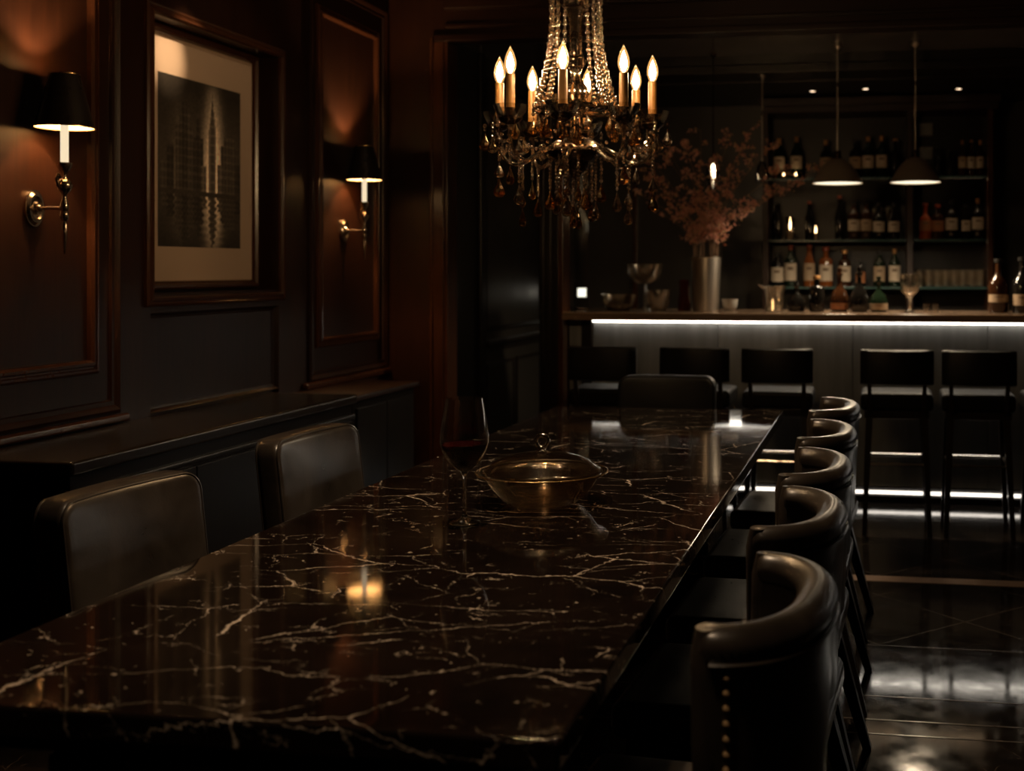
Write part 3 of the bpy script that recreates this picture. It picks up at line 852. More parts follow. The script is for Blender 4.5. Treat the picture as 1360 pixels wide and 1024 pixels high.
for i in range(8):
    # camera looks along +y: arm angle measured from the camera side, clockwise towards +x
    th = math.radians(-9 + 45 * i) + math.atan(.2617)
    ux, uy = math.sin(th), -math.cos(th)
    def P(r, z): return (ux * r, uy * r, z + D)
    arm = MB().tube([P(.070, 1.722), P(.095, 1.728), P(.125, 1.712), P(.155, 1.690), P(.185, 1.682), P(.212, 1.692), P(.230, 1.715), P(.237, 1.745), P(RA, 1.785)],
                    [.008, .0075, .007, .0068, .0065, .0062, .006, .006, .0065], 8).build('arm', M['crystal'], cd)
    cx, cy_ = ux * RA, uy * RA
    MB().lathe(cz([(0, 1.782), (.012, 1.784), (.026, 1.792), (.036, 1.802), (.036, 1.806), (.016, 1.806), (.0175, 1.812), (.0165, 1.834), (0, 1.834)]), 20, (cx, cy_, 0)).build('candle_cup', M['dark_bronze'], arm)
    pr = [(.022, 1.8085), (.034, 1.810), (.043, 1.824), (.050, 1.842), (.0515, 1.842), (.0445, 1.822), (.035, 1.8075), (.022, 1.807)]
    MB().lathe(cz(pr), 24, (cx, cy_, 0), True).build('drip_bowl', M['drip_glass'], arm)
    MB().lathe(cz([(0, 1.8345), (.0135, 1.8345), (.0135, 1.933), (0, 1.933)]), 18, (cx, cy_, 0)).build('candle_sleeve', M['sleeve'], arm)
    MB().lathe(cz([(.007, 1.934), (.012, 1.940), (.0168, 1.954), (.0178, 1.964), (.0160, 1.978), (.0105, 1.995), (.004, 2.008), (0, 2.016)]), 18, (cx, cy_, 0)).build('bulb', M['bulb_glass'], arm)
    MB().lathe(cz([(0, 1.941), (.006, 1.944), (.0105, 1.955), (.0108, 1.963), (.0080, 1.977), (.003, 1.991), (0, 1.997)]), 12, (cx, cy_, 0)).build('filament', M['filament'], arm)
    # drops round the drip bowl
    for j in range(3):
        a = th + math.radians((-75, 0, 75)[j]) - PI / 2
        p = (cx + math.cos(a) * .046, cy_ + math.sin(a) * .046, 1.808 + D)
        add_strand(cd, p, 1 + (i + j) % 3, h=.056, r=.0150, ang=rng.random() * 3)
    # long chain from the arm
    p = P(.205 if i % 2 else .165, 1.684)
    add_strand(cd, p, 5 + (i * 3) % 4, two=(i % 3 == 0), h=.060, r=.0165, ang=rng.random() * 3)
    # chain from the outer curve
    p = P(.237, 1.75); add_strand(cd, p, 5 + (i % 3) * 2, two=(i in (6, 2)), h=.058, r=.016, ang=rng.random() * 3)
    # swag of beads between neighbouring cups
    th2 = th + math.radians(45); sw = MB()
    for q in range(15):
        f = q / 14.0
        a_x = (1 - f) * math.sin(th) + f * math.sin(th2); a_y = -(1 - f) * math.cos(th) - f * math.cos(th2)
        bead(sw, (a_x * RA, a_y * RA, 1.795 - .085 * math.sin(PI * f) + D), .0055)
    sw.build('bead_swag', M['crystal'], cd, 80)
# chains from the top ring down to the bowl ring
for i in range(20):
    a = 2 * PI * (i + .3) / 20; mb = MB()
    if abs(math.sin(a + math.radians(75.3) - 0)) < .42 or i % 5 == 4: continue
    for q in range(30):
        f = q / 29.0
        r = .080 + .050 * f ** 1.8 - .012 * math.sin(PI * f)
        z = 2.235 - .39 * f
        if q % 2 == 0: mb.ball((r * math.cos(a), r * math.sin(a), z + D), (.0085, .0085, .0085), 8, 6)
        else: mb.ball((r * math.cos(a), r * math.sin(a), z + D), (.0052, .0052, .0064), 8, 6)
    mb.build('bead_chain', M['crystal'], cd, 80)
# inner drops under the ring and below the hub
for i in range(10):
    a = 2 * PI * i / 10 + .2
    add_strand(cd, (.130 * math.cos(a), .130 * math.sin(a), 1.842 + D), 1, h=.055, r=.015, ang=a)
for i in range(8):
    a = 2 * PI * i / 8 + .35
    add_strand(cd, (.078 * math.cos(a), .078 * math.sin(a), 1.708 + D), 7 + (i * 5) % 6, h=.058, r=.0155, ang=a)
for i in range(4):
    a = 2 * PI * i / 4
    add_strand(cd, (.032 * math.cos(a), .032 * math.sin(a), 1.664 + D), 5 + (i % 2) * 5, h=.06, r=.016, ang=a)

# ------------------------------------------------------------------ wine glass and covered dish
gx, gy = onx, ony = (-.984, 2.705)
wg = thing('wine_glass', 'tall stemmed wine glass a third full of red wine on the marble table', 'wine glass', (gx, gy, .7505))
po = [(0, .0), (.036, .0), (.0375, .0015), (.036, .003), (.022, .006), (.010, .012), (.0055, .022), (.0042, .045), (.0040, .085), (.0048, .112), (.010, .124), (.024, .135), (.041, .152), (.053, .173), (.0585, .195), (.0575, .215), (.0535, .245), (.0475, .278), (.0440, .300)]
pi_ = [(.0430, .300), (.0464, .278), (.0522, .245), (.0562, .215), (.0572, .195), (.0517, .174), (.0398, .154), (.0228, .1375), (.008, .130), (0, .129)]
MB().lathe(po + pi_, 48).build('glass_bowl', M['stemware'], wg, 70)
wp = [(0, .1296), (.0078, .1304), (.0225, .1380), (.0394, .1545), (.0512, .1745), (.0562, .188), (.0562, .1915), (0, .1915)]
MB().lathe(wp, 48).build('wine', M['wine'], wg, 50)
ds = thing('covered_dish', 'low round glass dish with a domed lid and ring handle', 'dish', (-.870, 2.975, .7505))
bo = [(0, .002), (.07, .002), (.085, .0), (.092, .003), (.110, .018), (.130, .040), (.145, .062), (.152, .073), (.168, .077), (.1725, .080), (.1715, .0825)]
bi = [(.160, .082), (.1475, .0775), (.139, .064), (.124, .042), (.105, .022), (.088, .010), (0, .009)]
MB().lathe(bo + bi, 64).build('bowl', M['dish_wall'], ds, 50)
lo = [(.150, .083), (.153, .084), (.153, .087), (.142, .092), (.128, .105), (.100, .119), (.060, .128), (.020, .131), (0, .1315)]
li = [(0, .1275), (.020, .127), (.060, .124), (.098, .115), (.124, .102), (.138, .089), (.148, .083)]
lid = MB().lathe(lo, 64).build('lid', M['lid_wall'], ds, 60)
MB().lathe([(.1495, .0825), (.1535, .083), (.1535, .0875), (.1495, .0870)], 64, closed=True).build('lid_rim', M['silver'], lid)
rm = MB().lathe([(.1700, .0815), (.1735, .0805), (.1740, .083), (.1705, .0842)], 64, closed=True).build('rim', M['brass'], ds)
MB().lathe([(0, .1318), (.014, .1318), (.015, .135), (.008, .139), (.007, .143), (0, .143)], 20).tube([(.0165 * math.cos(a_), 0, .160 + .0165 * math.sin(a_)) for a_ in [2 * PI * i / 24 for i in range(24)]], .0052, 10, closed=True).build('ring_handle', M['silver'], lid)

# ------------------------------------------------------------------ bar counter
BX0, BX1 = -1.868, 2.55
bc = thing('bar_counter', 'long bar counter with grey metal front lit by white light strips', 'bar', (.34, 7.15, 0))
def bx(mb, x0, x1, y0, y1, z0, z1, bev=0, seg=2): return mb.box(x0 - .34, x1 - .34, y0 - 7.15, y1 - 7.15, z0, z1, bev, seg)
bx(MB(), BX0, BX1, 6.80, 7.50, 1.058, 1.105, .008, 3).build('countertop', M['counter_top'], bc)
fp = MB(); xs = [-1.78, -1.715, -.95, -.15, .62, 1.3, 1.95, BX1]
for i in range(len(xs) - 1):
    x0, x1 = xs[i], xs[i + 1]
    if i == 0: x0 = BX0 + .005; x1 = -1.785
    bx(fp, x0 + .0015, x1 - .0015, 6.955, 6.98, .085, 1.057, .002)
fp.build('front_panel', M['bar_panel'], bc)
bx(MB(), BX0, BX1, 6.981, 7.45, .0, 1.057).build('body', M['ebony'], bc)
bx(MB(), -1.782, -1.718, 6.93, 6.980, .0, 1.057, .003).build('post', M['ebony'], bc)
bx(MB(), -1.71, BX1, 6.925, 6.948, 1.043, 1.0575).build('light_strip', M['led'], bc)
bx(MB(), BX0, BX1, 6.94, 6.980, .0, .040, .003).build('plinth', M['ebony'], bc)
bx(MB(), -1.71, BX1, 6.945, 6.954, .050, .068).build('light_strip', M['led_foot'], bc)
bx(MB(), BX0, BX1, 6.935, 6.954, .086, .098, .002).build('foot_trim', M['chrome'], bc)

# ------------------------------------------------------------------ bar stools
def stool(label):
    t = thing('bar_stool', label, 'stool', group='low-backed stools along the bar')
    MB().box(-.185, .185, -.17, .17, .625, .715, .022, 4).build('seat', M['shaded_leather'], t)
    mb = MB(); bm = bmesh.new()
    # curved back panel
    vs, fs = [], []
    sec = [(-.024, .765), (-.024, .912), (-.018, .931), (0, .938), (.018, .931), (.024, .912), (.024, .765), (0, .758)]
    ns = 16
    for i in range(ns + 1):
        u = -1 + 2 * i / ns; kx = .186 * u
        sh = .55 if i in (0, ns) else 1
        for dy, z in sec: vs.append((kx, -.205 + .035 * u * u + dy * sh, .842 + (z - .842) * (1 if sh == 1 else .97)))
    n = len(sec)
    for i in range(ns):
        for q in range(n): fs.append([i * n + q, i * n + (q + 1) % n, (i + 1) * n + (q + 1) % n, (i + 1) * n + q])
    fs.append(list(range(n))[::-1]); fs.append([ns * n + q for q in range(n)])
    bm.free()
    MB().add(vs, fs).build('backrest', M['shaded_leather'], t, 50)
    for sx in (-1, 1):
        MB().taper((sx * .135, -.16, .62), (sx * .14, -.192, .78), .012, .010).build('back_post', M['leg_wood'], t)
    MB().box(-.165, .165, -.15, .15, .585, .6245, .004).build('seat_frame', M['leg_wood'], t)
    ft = {}
    for sx, sy in ((1, 1), (1, -1), (-1, 1), (-1, -1)):
        p0, p1 = Vector((sx * .14, sy * .13, .585)), Vector((sx * .165, sy * .20, 0))
        leg(MB(), p0, p1, .018, .012).build('leg', M['leg_wood'], t)
        f = (.585 - .355) / .585; ft[(sx, sy)] = p0.lerp(p1, f)
    for a, b in (((1, 1), (-1, 1)), ((1, -1), (-1, -1)), ((1, 1), (1, -1)), ((-1, 1), (-1, -1))):
        MB().tube([ft[a], ft[b]], .009, 8).build('footrest', M['chrome'] if a[1] == b[1] else M['leg_wood'], t)
    return t
sx_ = [-1.458, -.953, -.523, .092, .504, .925]
sl = ['black bar stool first from the left, by the dark column', 'black bar stool second from the left, behind the head chair',
      'black bar stool third from the left, left of the gap in the row', 'black bar stool fourth from the left, right of the gap',
      'black bar stool fifth from the left, facing the lit bar front', 'black bar stool last on the right, cut by the edge of view']
s0 = stool(sl[0])
for i, x in enumerate(sx_):
    o = s0 if i == 0 else dup(s0, (0, 0, 0), 0, sl[i])
    if i < 2: o.scale.z = 1.014
    o.location = (x, 6.27, 0); o.rotation_euler.z = [.02, -.015, .01, 0, -.01, .01][i]

# ------------------------------------------------------------------ pendants over the bar
def pendant(label, x, y=7.15):
    t = thing('pendant_lamp', label, 'pendant lamp', (x, y, 2.72), 0, 'conical pendants over the bar')
    MB().lathe([(0, -.001), (.03, -.001), (.03, -.012), (.008, -.03), (.0065, -.04), (.0065, -.66), (0, -.66)], 16).build('rod', M['pendant_rod'], t)
    MB().lathe([(0, -.645), (.020, -.645), (.024, -.66), (.024, -.70), (.03, -.705), (0, -.705)], 20).build('socket', M['dark_bronze'], t)
    sh = MB().lathe([(.03, -.690), (.050, -.700), (.082, -.725), (.115, -.770), (.150, -.832), (.153, -.840)], 40).build('shade', M['pendant_out'], t)
    MB().lathe([(.03, -.693), (.048, -.704), (.080, -.729), (.112, -.773), (.1475, -.833), (.1515, -.840)], 40).build('shade_lining', M['shade_in'], sh)
    MB().lathe([(0, -.833), (.144, -.833), (.1455, -.836), (0, -.836)], 32).build('diffuser', M['pendant_glow'], sh)
    lamp('pendant_light', 'SPOT', (x, y, 2.72 - .842), P_PENDANT, (1, .78, .52), .10, (0, 0, 0), math.radians(165), .4)
    return t
pendant('conical grey pendant lamp over the bar, left one of two, above the decanters', -.246)
pendant('conical grey pendant lamp over the bar, right one of two, beside the shelf upright', .217)
gp = thing('pendant_lamp', 'slim rod pendant with a small clear glass shade, half hidden by the branches', 'pendant lamp', (-.731, 7.45, 2.60))
MB().lathe([(0, -.001), (.03, -.001), (.03, -.012), (.007, -.03), (.006, -.55), (0, -.55)], 16).build('rod', M['pendant_rod'], gp)
MB().lathe([(.012, -.55), (.03, -.58), (.045, -.63), (.04, -.68), (.038, -.68), (.043, -.63), (.028, -.582), (.010, -.552)], 20, closed=True).build('glass_shade', M['bar_glass'], gp)
gb = thing('glass_pendant', 'small teardrop glass light glowing among the branches above the vase', 'pendant lamp', (-1.035, 7.36, 2.72))
MB().lathe([(0, -.001), (.02, -.001), (.02, -.012), (.003, -.02), (.003, -.64), (.010, -.65), (.012, -.68), (0, -.68)], 12).build('cord', M['dark_bronze'], gb)
MB().lathe([(.011, -.66), (.03, -.69), (.046, -.74), (.042, -.80), (.025, -.835), (0, -.845)], 20).build('glass_shade', M['bar_glass'], gb)
MB().lathe([(0, -.69), (.010, -.70), (.014, -.735), (.010, -.78), (0, -.80)], 12).build('bulb', emit('soft_bulb', (1, .76, .48), 16), gb)

# ------------------------------------------------------------------ back bar shelving
XS0, XS1 = -.80, .80
bs = thing('back_bar_shelving', 'tall dark wooden back bar with two bays of glass shelves', 'shelving', (0, 8.75, 0))
def sbx(mb, x0, x1, y0, y1, z0, z1, bev=0): return mb.box(x0, x1, y0 - 8.75, y1 - 8.75, z0, z1, bev)
sbx(MB(), XS0 - .04, XS1 + .04, 8.93, 8.985, .9, 2.61).build('back_panel', M['ebony'], bs)
sbx(MB(), XS0 - .04, XS1 + .04, 8.50, 8.985, 0, .86).build('base_cabinet', M['ebony'], bs)
sbx(MB(), XS0 - .05, XS1 + .05, 8.47, 8.985, .861, .90, .006).build('base_top', M['counter_top'], bs)
for x0, x1, mm in ((XS0 - .04, XS0, 'mahogany'), (.20, .245, 'mahogany'), (XS1 - .035, XS1 + .005, 'molding')):
    sbx(MB(), x0, x1, 8.575, 8.929, .901, 2.50, .004).build('upright', M[mm], bs)
co_ = MB(); sbx(co_, XS0 - .04, XS1 + .04, 8.56, 8.93, 2.501, 2.61, .004); sbx(co_, XS0 - .06, XS1 + .06, 8.53, 8.56, 2.55, 2.61, .008)
co_.build('cornice', M['mahogany_x'], bs)
for (x0, x1) in ((XS0 + .001, .199), (.246, XS1 - .036)):
    for z in (2.03, 1.578, 1.235):
        sbx(MB(), x0, x1, 8.60, 8.928, z - .016, z, .002).build('shelf', M['shelf_glass'], bs)
# unseen fill lights added under the shelves to brighten the bottles
for (x0, x1) in ((XS0, .2), (.246, XS1 - .03)):
    for z, pw in ((2.008, .2), (1.556, .2)):
        lamp('shelf_fill_light', 'AREA', ((x0 + x1) / 2, 8.63, z), pw * (x1 - x0), (1, .66, .38), ((x1 - x0) * .9, .02), (math.radians(-25), 0, 0))

# ------------------------------------------------------------------ bottles
PROF = {
    'wine': [(0, 0), (.9, 0), (1, .03), (1, .60), (.93, .66), (.62, .72), (.38, .78), (.34, .96), (.38, .965), (.38, 1), (0, 1)],
    'round': [(0, 0), (.85, 0), (1, .04), (1, .50), (.85, .60), (.45, .68), (.32, .74), (.32, .93), (.42, .94), (.42, 1), (0, 1)],
    'square': [(0, 0), (.95, 0), (1, .03), (1, .66), (.9, .71), (.36, .75), (.34, .90), (.46, .91), (.46, 1), (0, 1)],
    'decanter': [(0, 0), (.8, 0), (1, .10), (.98, .28), (.72, .46), (.30, .58), (.22, .66), (.24, .80), (.36, .84), (.36, .87), (.16, .885), (.28, .93), (.24, .99), (0, 1)],
    'slim': [(0, 0), (.95, 0), (1, .02), (1, .55), (.75, .66), (.45, .78), (.36, .92), (.42, .93), (.42, 1), (0, 1)],
}
bottle_cache = {}
def bottle(kind, body, cap, label, x, y, z, h, r, text, group, lab=(.24, .54), shared=True, back=False):
    key = (kind, body, cap, label, round(h, 3), round(r, 3), lab)
    t = thing('bottle', text, 'bottle', (x, y, z), 0, group)
    if key not in bottle_cache:
        p = [(a * r, b * h) for a, b in PROF[kind]]
        ncap = 3 if cap else 1
        parts = []
        body_p = p[:-3] + [(p[-3][0], p[-3][1]), (0, p[-3][1])] if cap else p
        b = MB().lathe(body_p, 20).build('glass_body', M[body], t, 50)
        parts.append(b)
        if cap:
            zc0 = p[-3][1]
            cr = p[-3][0] * 1.06
            MB().lathe([(0, zc0 + .0005), (cr, zc0 + .0005), (cr, h), (cr * .9, h + .003), (0, h + .003)] if kind != 'wine' else [(p[-4][0] * 1.06, h * .84), (p[-4][0] * 1.06, h * .96), (cr, h * .965), (cr, h), (0, h + .001)], 16).build('cap', M[cap], t)
        if label:
            z0, z1 = lab[0] * h, lab[1] * h
            lb = MB().lathe([(r * 1.012, z0), (r * 1.012, z1)], 16, a0=math.radians(195), a1=math.radians(345)).build('label', M[label], t, 60)
            MB().lathe([(r * 1.02, z0 + (z1 - z0) * .62), (r * 1.02, z0 + (z1 - z0) * .78)], 10, a0=math.radians(245), a1=math.radians(295)).build('label_emblem', M['label_ink'], lb, 60)
        bottle_cache[key] = t
        return t
    src = bottle_cache[key]
    bpy.data.objects.remove(t)
    return dup(src, (x, y, z), 0, text, group)

SY = 8.72
UL, UR = 'bottles on the top left shelf', 'bottles on the top right shelf'
top_l = [(-.730, .302, 'wine', 'green_bottle', 'gold_cap', 'cream_label', 'dark wine bottle at the left end of the top left shelf, behind the branch tips'),
         (-.601, .313, 'wine', 'green_bottle', 'gold_cap', 'cream_label', 'dark wine bottle second from the left on the top left shelf'),
         (-.385, .284, 'wine', 'black_bottle', 'gold_cap', 'tan_label', 'dark bottle just left of the left pendant rod on the top shelf'),
         (-.170, .288, 'wine', 'black_bottle', 'black_cap', 'tan_label', 'dark bottle just right of the left pendant on the top shelf'),
         (-.077, .304, 'wine', 'green_bottle', 'gold_cap', 'cream_label', 'wine bottle with tall gold neck between the two pendants, left of its pair'),
         (.022, .309, 'wine', 'green_bottle', 'gold_cap', 'cream_label', 'wine bottle with tall gold neck between the two pendants, right of its pair'),
         (.122, .285, 'round', 'black_bottle', 'gold_cap', None, 'black round-shouldered bottle without label beside the right pendant')]
for x, h, kd, bd, cp, lb, tx in top_l: bottle(kd, bd, cp, lb, x, SY, 2.0305, h, .044, tx, UL)
top_r = [(.422, .225, 'round', 'black_bottle', 'black_cap', None, 'small black bottle at the left end of the top right shelf'),
         (.514, .205, 'slim', 'black_bottle', 'black_cap', None, 'shortest black slim bottle on the top right shelf'),
         (.599, .268, 'wine', 'brown_bottle', 'gold_cap', 'tan_label', 'gold-capped bottle on the top right shelf, left of three in a cluster'),
         (.663, .268, 'slim', 'brown_bottle', 'gold_cap', 'cream_label', 'gold-capped bottle on the top right shelf, middle of three'),
         (.726, .267, 'wine', 'brown_bottle', 'gold_cap', 'cream_label', 'gold-capped bottle on the top right shelf, closest to the right upright')]
for x, h, kd, bd, cp, lb, tx in top_r: bottle(kd, bd, cp, lb, x, SY, 2.0305, h, .030, tx, UR)
mid_l = [(-.755, .285, 'slim', 'black_bottle', 'black_cap', None, 'black bottle at the left end of the middle left shelf'),
         (-.507, .285, 'slim', 'black_bottle', 'red_cap', None, 'black bottle with red cap on the middle shelf, right of the candle'),
         (-.285, .325, 'slim', 'black_bottle', 'red_cap', None, 'tallest black bottle with rust cap in the centre of the middle left shelf'),
         (-.181, .293, 'wine', 'brown_bottle', 'black_cap', 'cream_label', 'labelled brown bottle under the left pendant, left of its pair'),
         (-.092, .294, 'wine', 'brown_bottle', 'black_cap', 'tan_label', 'labelled brown bottle under the left pendant, right of its pair'),
         (.001, .265, 'round', 'black_bottle', 'black_cap', 'cream_label', 'broad black bottle with wide label in front of the lit glasses'),
         (.110, .265, 'slim', 'black_bottle', 'black_cap', 'cream_label', 'slim labelled bottle at the right end of the middle left shelf')]
for x, h, kd, bd, cp, lb, tx in mid_l: bottle(kd, bd, cp, lb, x, SY, 1.5785, h, .043 if lb else .034, tx, 'bottles on the middle left shelf', (.22, .50))
mid_r = [(.336, .263, 'round', 'orange_bottle', 'red_cap', 'rust_label', 'orange bottle at the left end of the middle right shelf'),
         (.424, .252, 'square', 'brown_bottle', 'red_cap', 'rust_label', 'brown bottle with orange shoulder and cap, second on the middle right shelf'),
         (.522, .285, 'wine', 'black_bottle', 'black_cap', 'cream_label', 'black bottle with big cream label in the middle of the right bay'),
         (.626, .252, 'slim', 'black_bottle', 'black_cap', 'cream_label', 'slim black bottle with cream label, fourth on the middle right shelf'),
         (.711, .295, 'wine', 'black_bottle', 'gold_cap', 'cream_label', 'gold-necked bottle with cream label at the right end of the middle right shelf')]
for x, h, kd, bd, cp, lb, tx in mid_r: bottle(kd, bd, cp, lb, x, SY, 1.5785, h, .045 if kd != 'slim' else .034, tx, 'bottles on the middle right shelf')
low_l = [(-.744, .252, 'wine', 'black_bottle', 'black_cap', 'cream_label', .048, 'dark bottle with cream label at the left end of the lowest left shelf'),
         (-.645, .307, 'wine', 'green_bottle', 'red_cap', 'cream_label', .046, 'tall bottle with red neck and cream label, second on the lowest left shelf'),
         (-.507, .307, 'slim', 'amber_bottle', 'red_cap', 'tan_label', .043, 'amber bottle with red neck, third on the lowest left shelf'),
         (-.385, .289, 'square', 'amber_bottle', 'red_cap', 'cream_label', .050, 'broad amber bottle with large label, fourth on the lowest left shelf'),
         (-.247, .266, 'square', 'brown_bottle', 'gold_cap', 'cream_label', .046, 'brown bottle with square cream label below the left pendant'),
         (-.131, .190, 'round', 'black_bottle', 'black_cap', 'rust_label', .036, 'short dark bottle between two labelled ones on the lowest shelf'),
         (.005, .265, 'wine', 'green_bottle', 'black_cap', 'tan_label', .043, 'green bottle with tan label, seventh on the lowest left shelf'),
         (.115, .275, 'wine', 'green_bottle', 'gold_cap', 'cream_label', .043, 'green bottle with cream label beside the middle upright')]
for x, h, kd, bd, cp, lb, r, tx in low_l: bottle(kd, bd, cp, lb, x, SY, 1.2355, h, r, tx, 'bottles on the lowest left shelf', (.14, .56))

# grey boxes high on the right bay
sv = thing('display_box', 'upper small grey box in the shadowed top of the right bay', 'box', (.353, 8.86, 2.36), 0, 'small grey boxes in the right bay')
# glass tumblers
def tumbler_mb(r, h, th=.0025): return MB().lathe([(0, 0), (r * .82, 0), (r * .86, .003), (r, h), (r - th, h), (r * .84, .008), (0, .008)], 16)
bpy.data.objects.remove(sv)
for i, zz in enumerate((2.355, 2.18)):
    t = thing('display_box', ['upper of two small grey boxes on wall hooks in the shadowed right bay', 'lower of two small grey boxes in the shadowed right bay'][i], 'box', (.345, 8.9, zz), 0, 'small grey boxes in the right bay')
    MB().box(-.05, .05, -.03, .028, 0, .075, .004).build('body', M['grey_card'], t); MB().box(-.052, .052, -.032, .0285, .0755, .09, .003).build('lid', M['grey_card'], t)
tum = None; tn = ['leftmost', 'second', 'third', 'fourth', 'fifth', 'sixth', 'seventh', 'rightmost']
for i in range(8):
    x = .300 + i * .0615
    lb = 'clear tumbler on the lowest right shelf, %s of eight in the row' % tn[i]
    if tum is None:
        tum = tag(tumbler_mb(.029, .125).build('tumbler', M['cut_glass'], None, 60), lb, 'glass', 'tumblers on the lowest right shelf'); o = tum
    else:
        o = tum.copy(); C.objects.link(o); o['label'] = lb
    o.location = (x, 8.70, 1.2355)
for i in range(8):
    o = tum.copy(); C.objects.link(o); o.location = (.285 + i * .0615, 8.80, 1.2355)
    o['label'] = 'clear tumbler in the hidden back row of the lowest right shelf'; o['group'] = 'tumblers in the back row of the lowest right shelf'
fl = None
for i in range(4):
    lb = 'bright upright glass on the middle left shelf, %s of four' % ('first', 'second', 'third', 'last')[i]
    if fl is None:
        fl = tag(MB().lathe([(0, 0), (.022, 0), (.004, .008), (.004, .11), (.018, .13), (.020, .23), (.018, .23), (.016, .135), (0, .12)], 14).build('flute_glass', M['cut_glass'], None, 60), lb, 'glass', 'upright glasses on the middle left shelf'); o = fl
    else: o = fl.copy(); C.objects.link(o); o['label'] = lb
    o.location = (-.035 + i * .05, 8.83, 1.5785)

# candles on the shelves
def tealight(label, x, y, z, h=.05, r=.026):
    t = thing('tealight_candle', label, 'candle', (x, y, z), 0, 'lit candles on the back bar')
    MB().lathe([(0, 0), (r, 0), (r, h), (r - .002, h), (r - .002, .004), (0, .004)], 16).build('glass_holder', M['bar_glass'], t)
    MB().lathe([(0, .0045), (r - .004, .0045), (r - .004, h * .4), (0, h * .4)], 14).build('wax', M['cream_label'], t)
    MB().lathe([(0, h * .42), (.006, h * .52), (.0065, h * .65), (0, h * .98)], 10).build('flame', M['flame'], t)
    return t
tealight('lit candle in a glass at the left of the top left shelf', -.69, 8.63, 2.0305, .045)
tealight('lit candle in a glass second on the top left shelf', -.60, 8.63, 2.0305, .045)
tealight('tall lit candle in a glass on the middle left shelf', -.646, 8.68, 1.5785, .17, .034)
tealight('small lit candle on the middle shelf by the bottle with red cap', -.455, 8.63, 1.5785, .11, .016)

# ------------------------------------------------------------------ things on the bar
BZ = 1.1055
va = thing('vase', 'tall brushed silver vase holding reddish branches on the bar', 'vase', (-1.045, 7.12, BZ))
MB().lathe([(0, 0), (.074, 0), (.078, .004), (.086, .18), (.091, .330), (.089, .332), (.084, .18), (.075, .008), (0, .008)], 40).build('body', M['steel'], va)
MB().lathe([(.0905, .326), (.093, .329), (.0905, .334), (.088, .332)], 40, closed=True).build('rim', M['silver'], va)
rb = random.Random(11)
tips = [(-1.50, 2.00), (-1.42, 2.10), (-1.50, 1.86), (-1.33, 2.16), (-1.36, 1.93), (-1.22, 2.18), (-1.26, 2.03), (-1.14, 2.10), (-1.05, 2.20), (-.98, 2.06), (-.90, 2.19), (-.82, 2.10), (-.78, 2.22), (-.70, 2.05), (-.60, 2.14), (-.52, 2.02), (-.42, 1.93), (-.36, 1.98), (-.50, 1.86), (-.62, 1.80), (-1.42, 1.76), (-1.30, 1.80), (-.86, 1.92), (-1.12, 1.92)]
for bi_, (tx, tz) in enumerate(tips):
    base = Vector((rb.uniform(-.035, .035), rb.uniform(-.035, .035), .02))
    tip = Vector((tx + 1.045, rb.uniform(-.20, .16), tz - BZ))
    mid = Vector((base.x + (tip.x) * .22, base.y + tip.y * .3, .33 + (tip.z - .33) * .42))
    lean = Vector((base.x * .6 + math.copysign(min(.06, abs(tip.x) * .3), tip.x), base.y, .33))
    pts = []
    ctrl = [base, lean, mid, tip]
    for i in range(13):
        f = i / 12 * 3; k0 = min(int(f), 2); u = f - k0
        p0 = ctrl[max(k0 - 1, 0)]; p1 = ctrl[k0]; p2 = ctrl[k0 + 1]; p3 = ctrl[min(k0 + 2, 3)]
        pts.append(.5 * ((2 * p1) + (p2 - p0) * u + (2 * p0 - 5 * p1 + 4 * p2 - p3) * u * u + (3 * p1 - p0 - 3 * p2 + p3) * u ** 3))
    st = MB().tube(pts, [.0032 * (1 - .7 * i / 12) for i in range(13)], 5)
    lf = MB(); segs = []
    for q in range(16):
        f = rb.uniform(.5, 1.0) * 11.99; i = int(f); p = pts[i].lerp(pts[i + 1], f - i)
        dirn = Vector((rb.uniform(-1, 1), rb.uniform(-1, 1), rb.uniform(-.1, 1))).normalized()
        L = rb.uniform(.03, .11) * (1.2 - .5 * f / 12)
        e = p + dirn * L; st.tube([p, p.lerp(e, .5) + Vector((0, 0, .006)), e], [.0014, .001, .0006], 4, False)
        segs.append((p, e))
    for p, e in segs:
        for q in range(11):
            c = p.lerp(e, rb.uniform(.2, 1.1)) + Vector((rb.gauss(0, .008), rb.gauss(0, .008), rb.gauss(0, .008)))
            a = Vector((rb.gauss(0, 1), rb.gauss(0, 1), rb.gauss(0, 1))).normalized(); b = a.orthogonal().normalized()
            s = rb.uniform(.006, .0125); mi = rb.choice((0, 0, 1, 2))
            nrm = a.cross(b) * s * .35
            lf.add([c - a * s, c - b * s * .55 + nrm, c + a * s * 1.1, c + b * s * .55 + nrm], [[0, 1, 2], [0, 2, 3]], mi)
    br = st.build('flowering_branch', M['stem'], None)
    br.location = (-1.045, 7.12, BZ)
    tag(br, 'thin twiggy branch of dusty red blossoms standing in the silver vase', 'branch', 'blossoming branches in the vase')
    lf.build('blossoms', [M['blossom_a'], M['blossom_b'], M['blossom_c']], br, 0, normals=False)

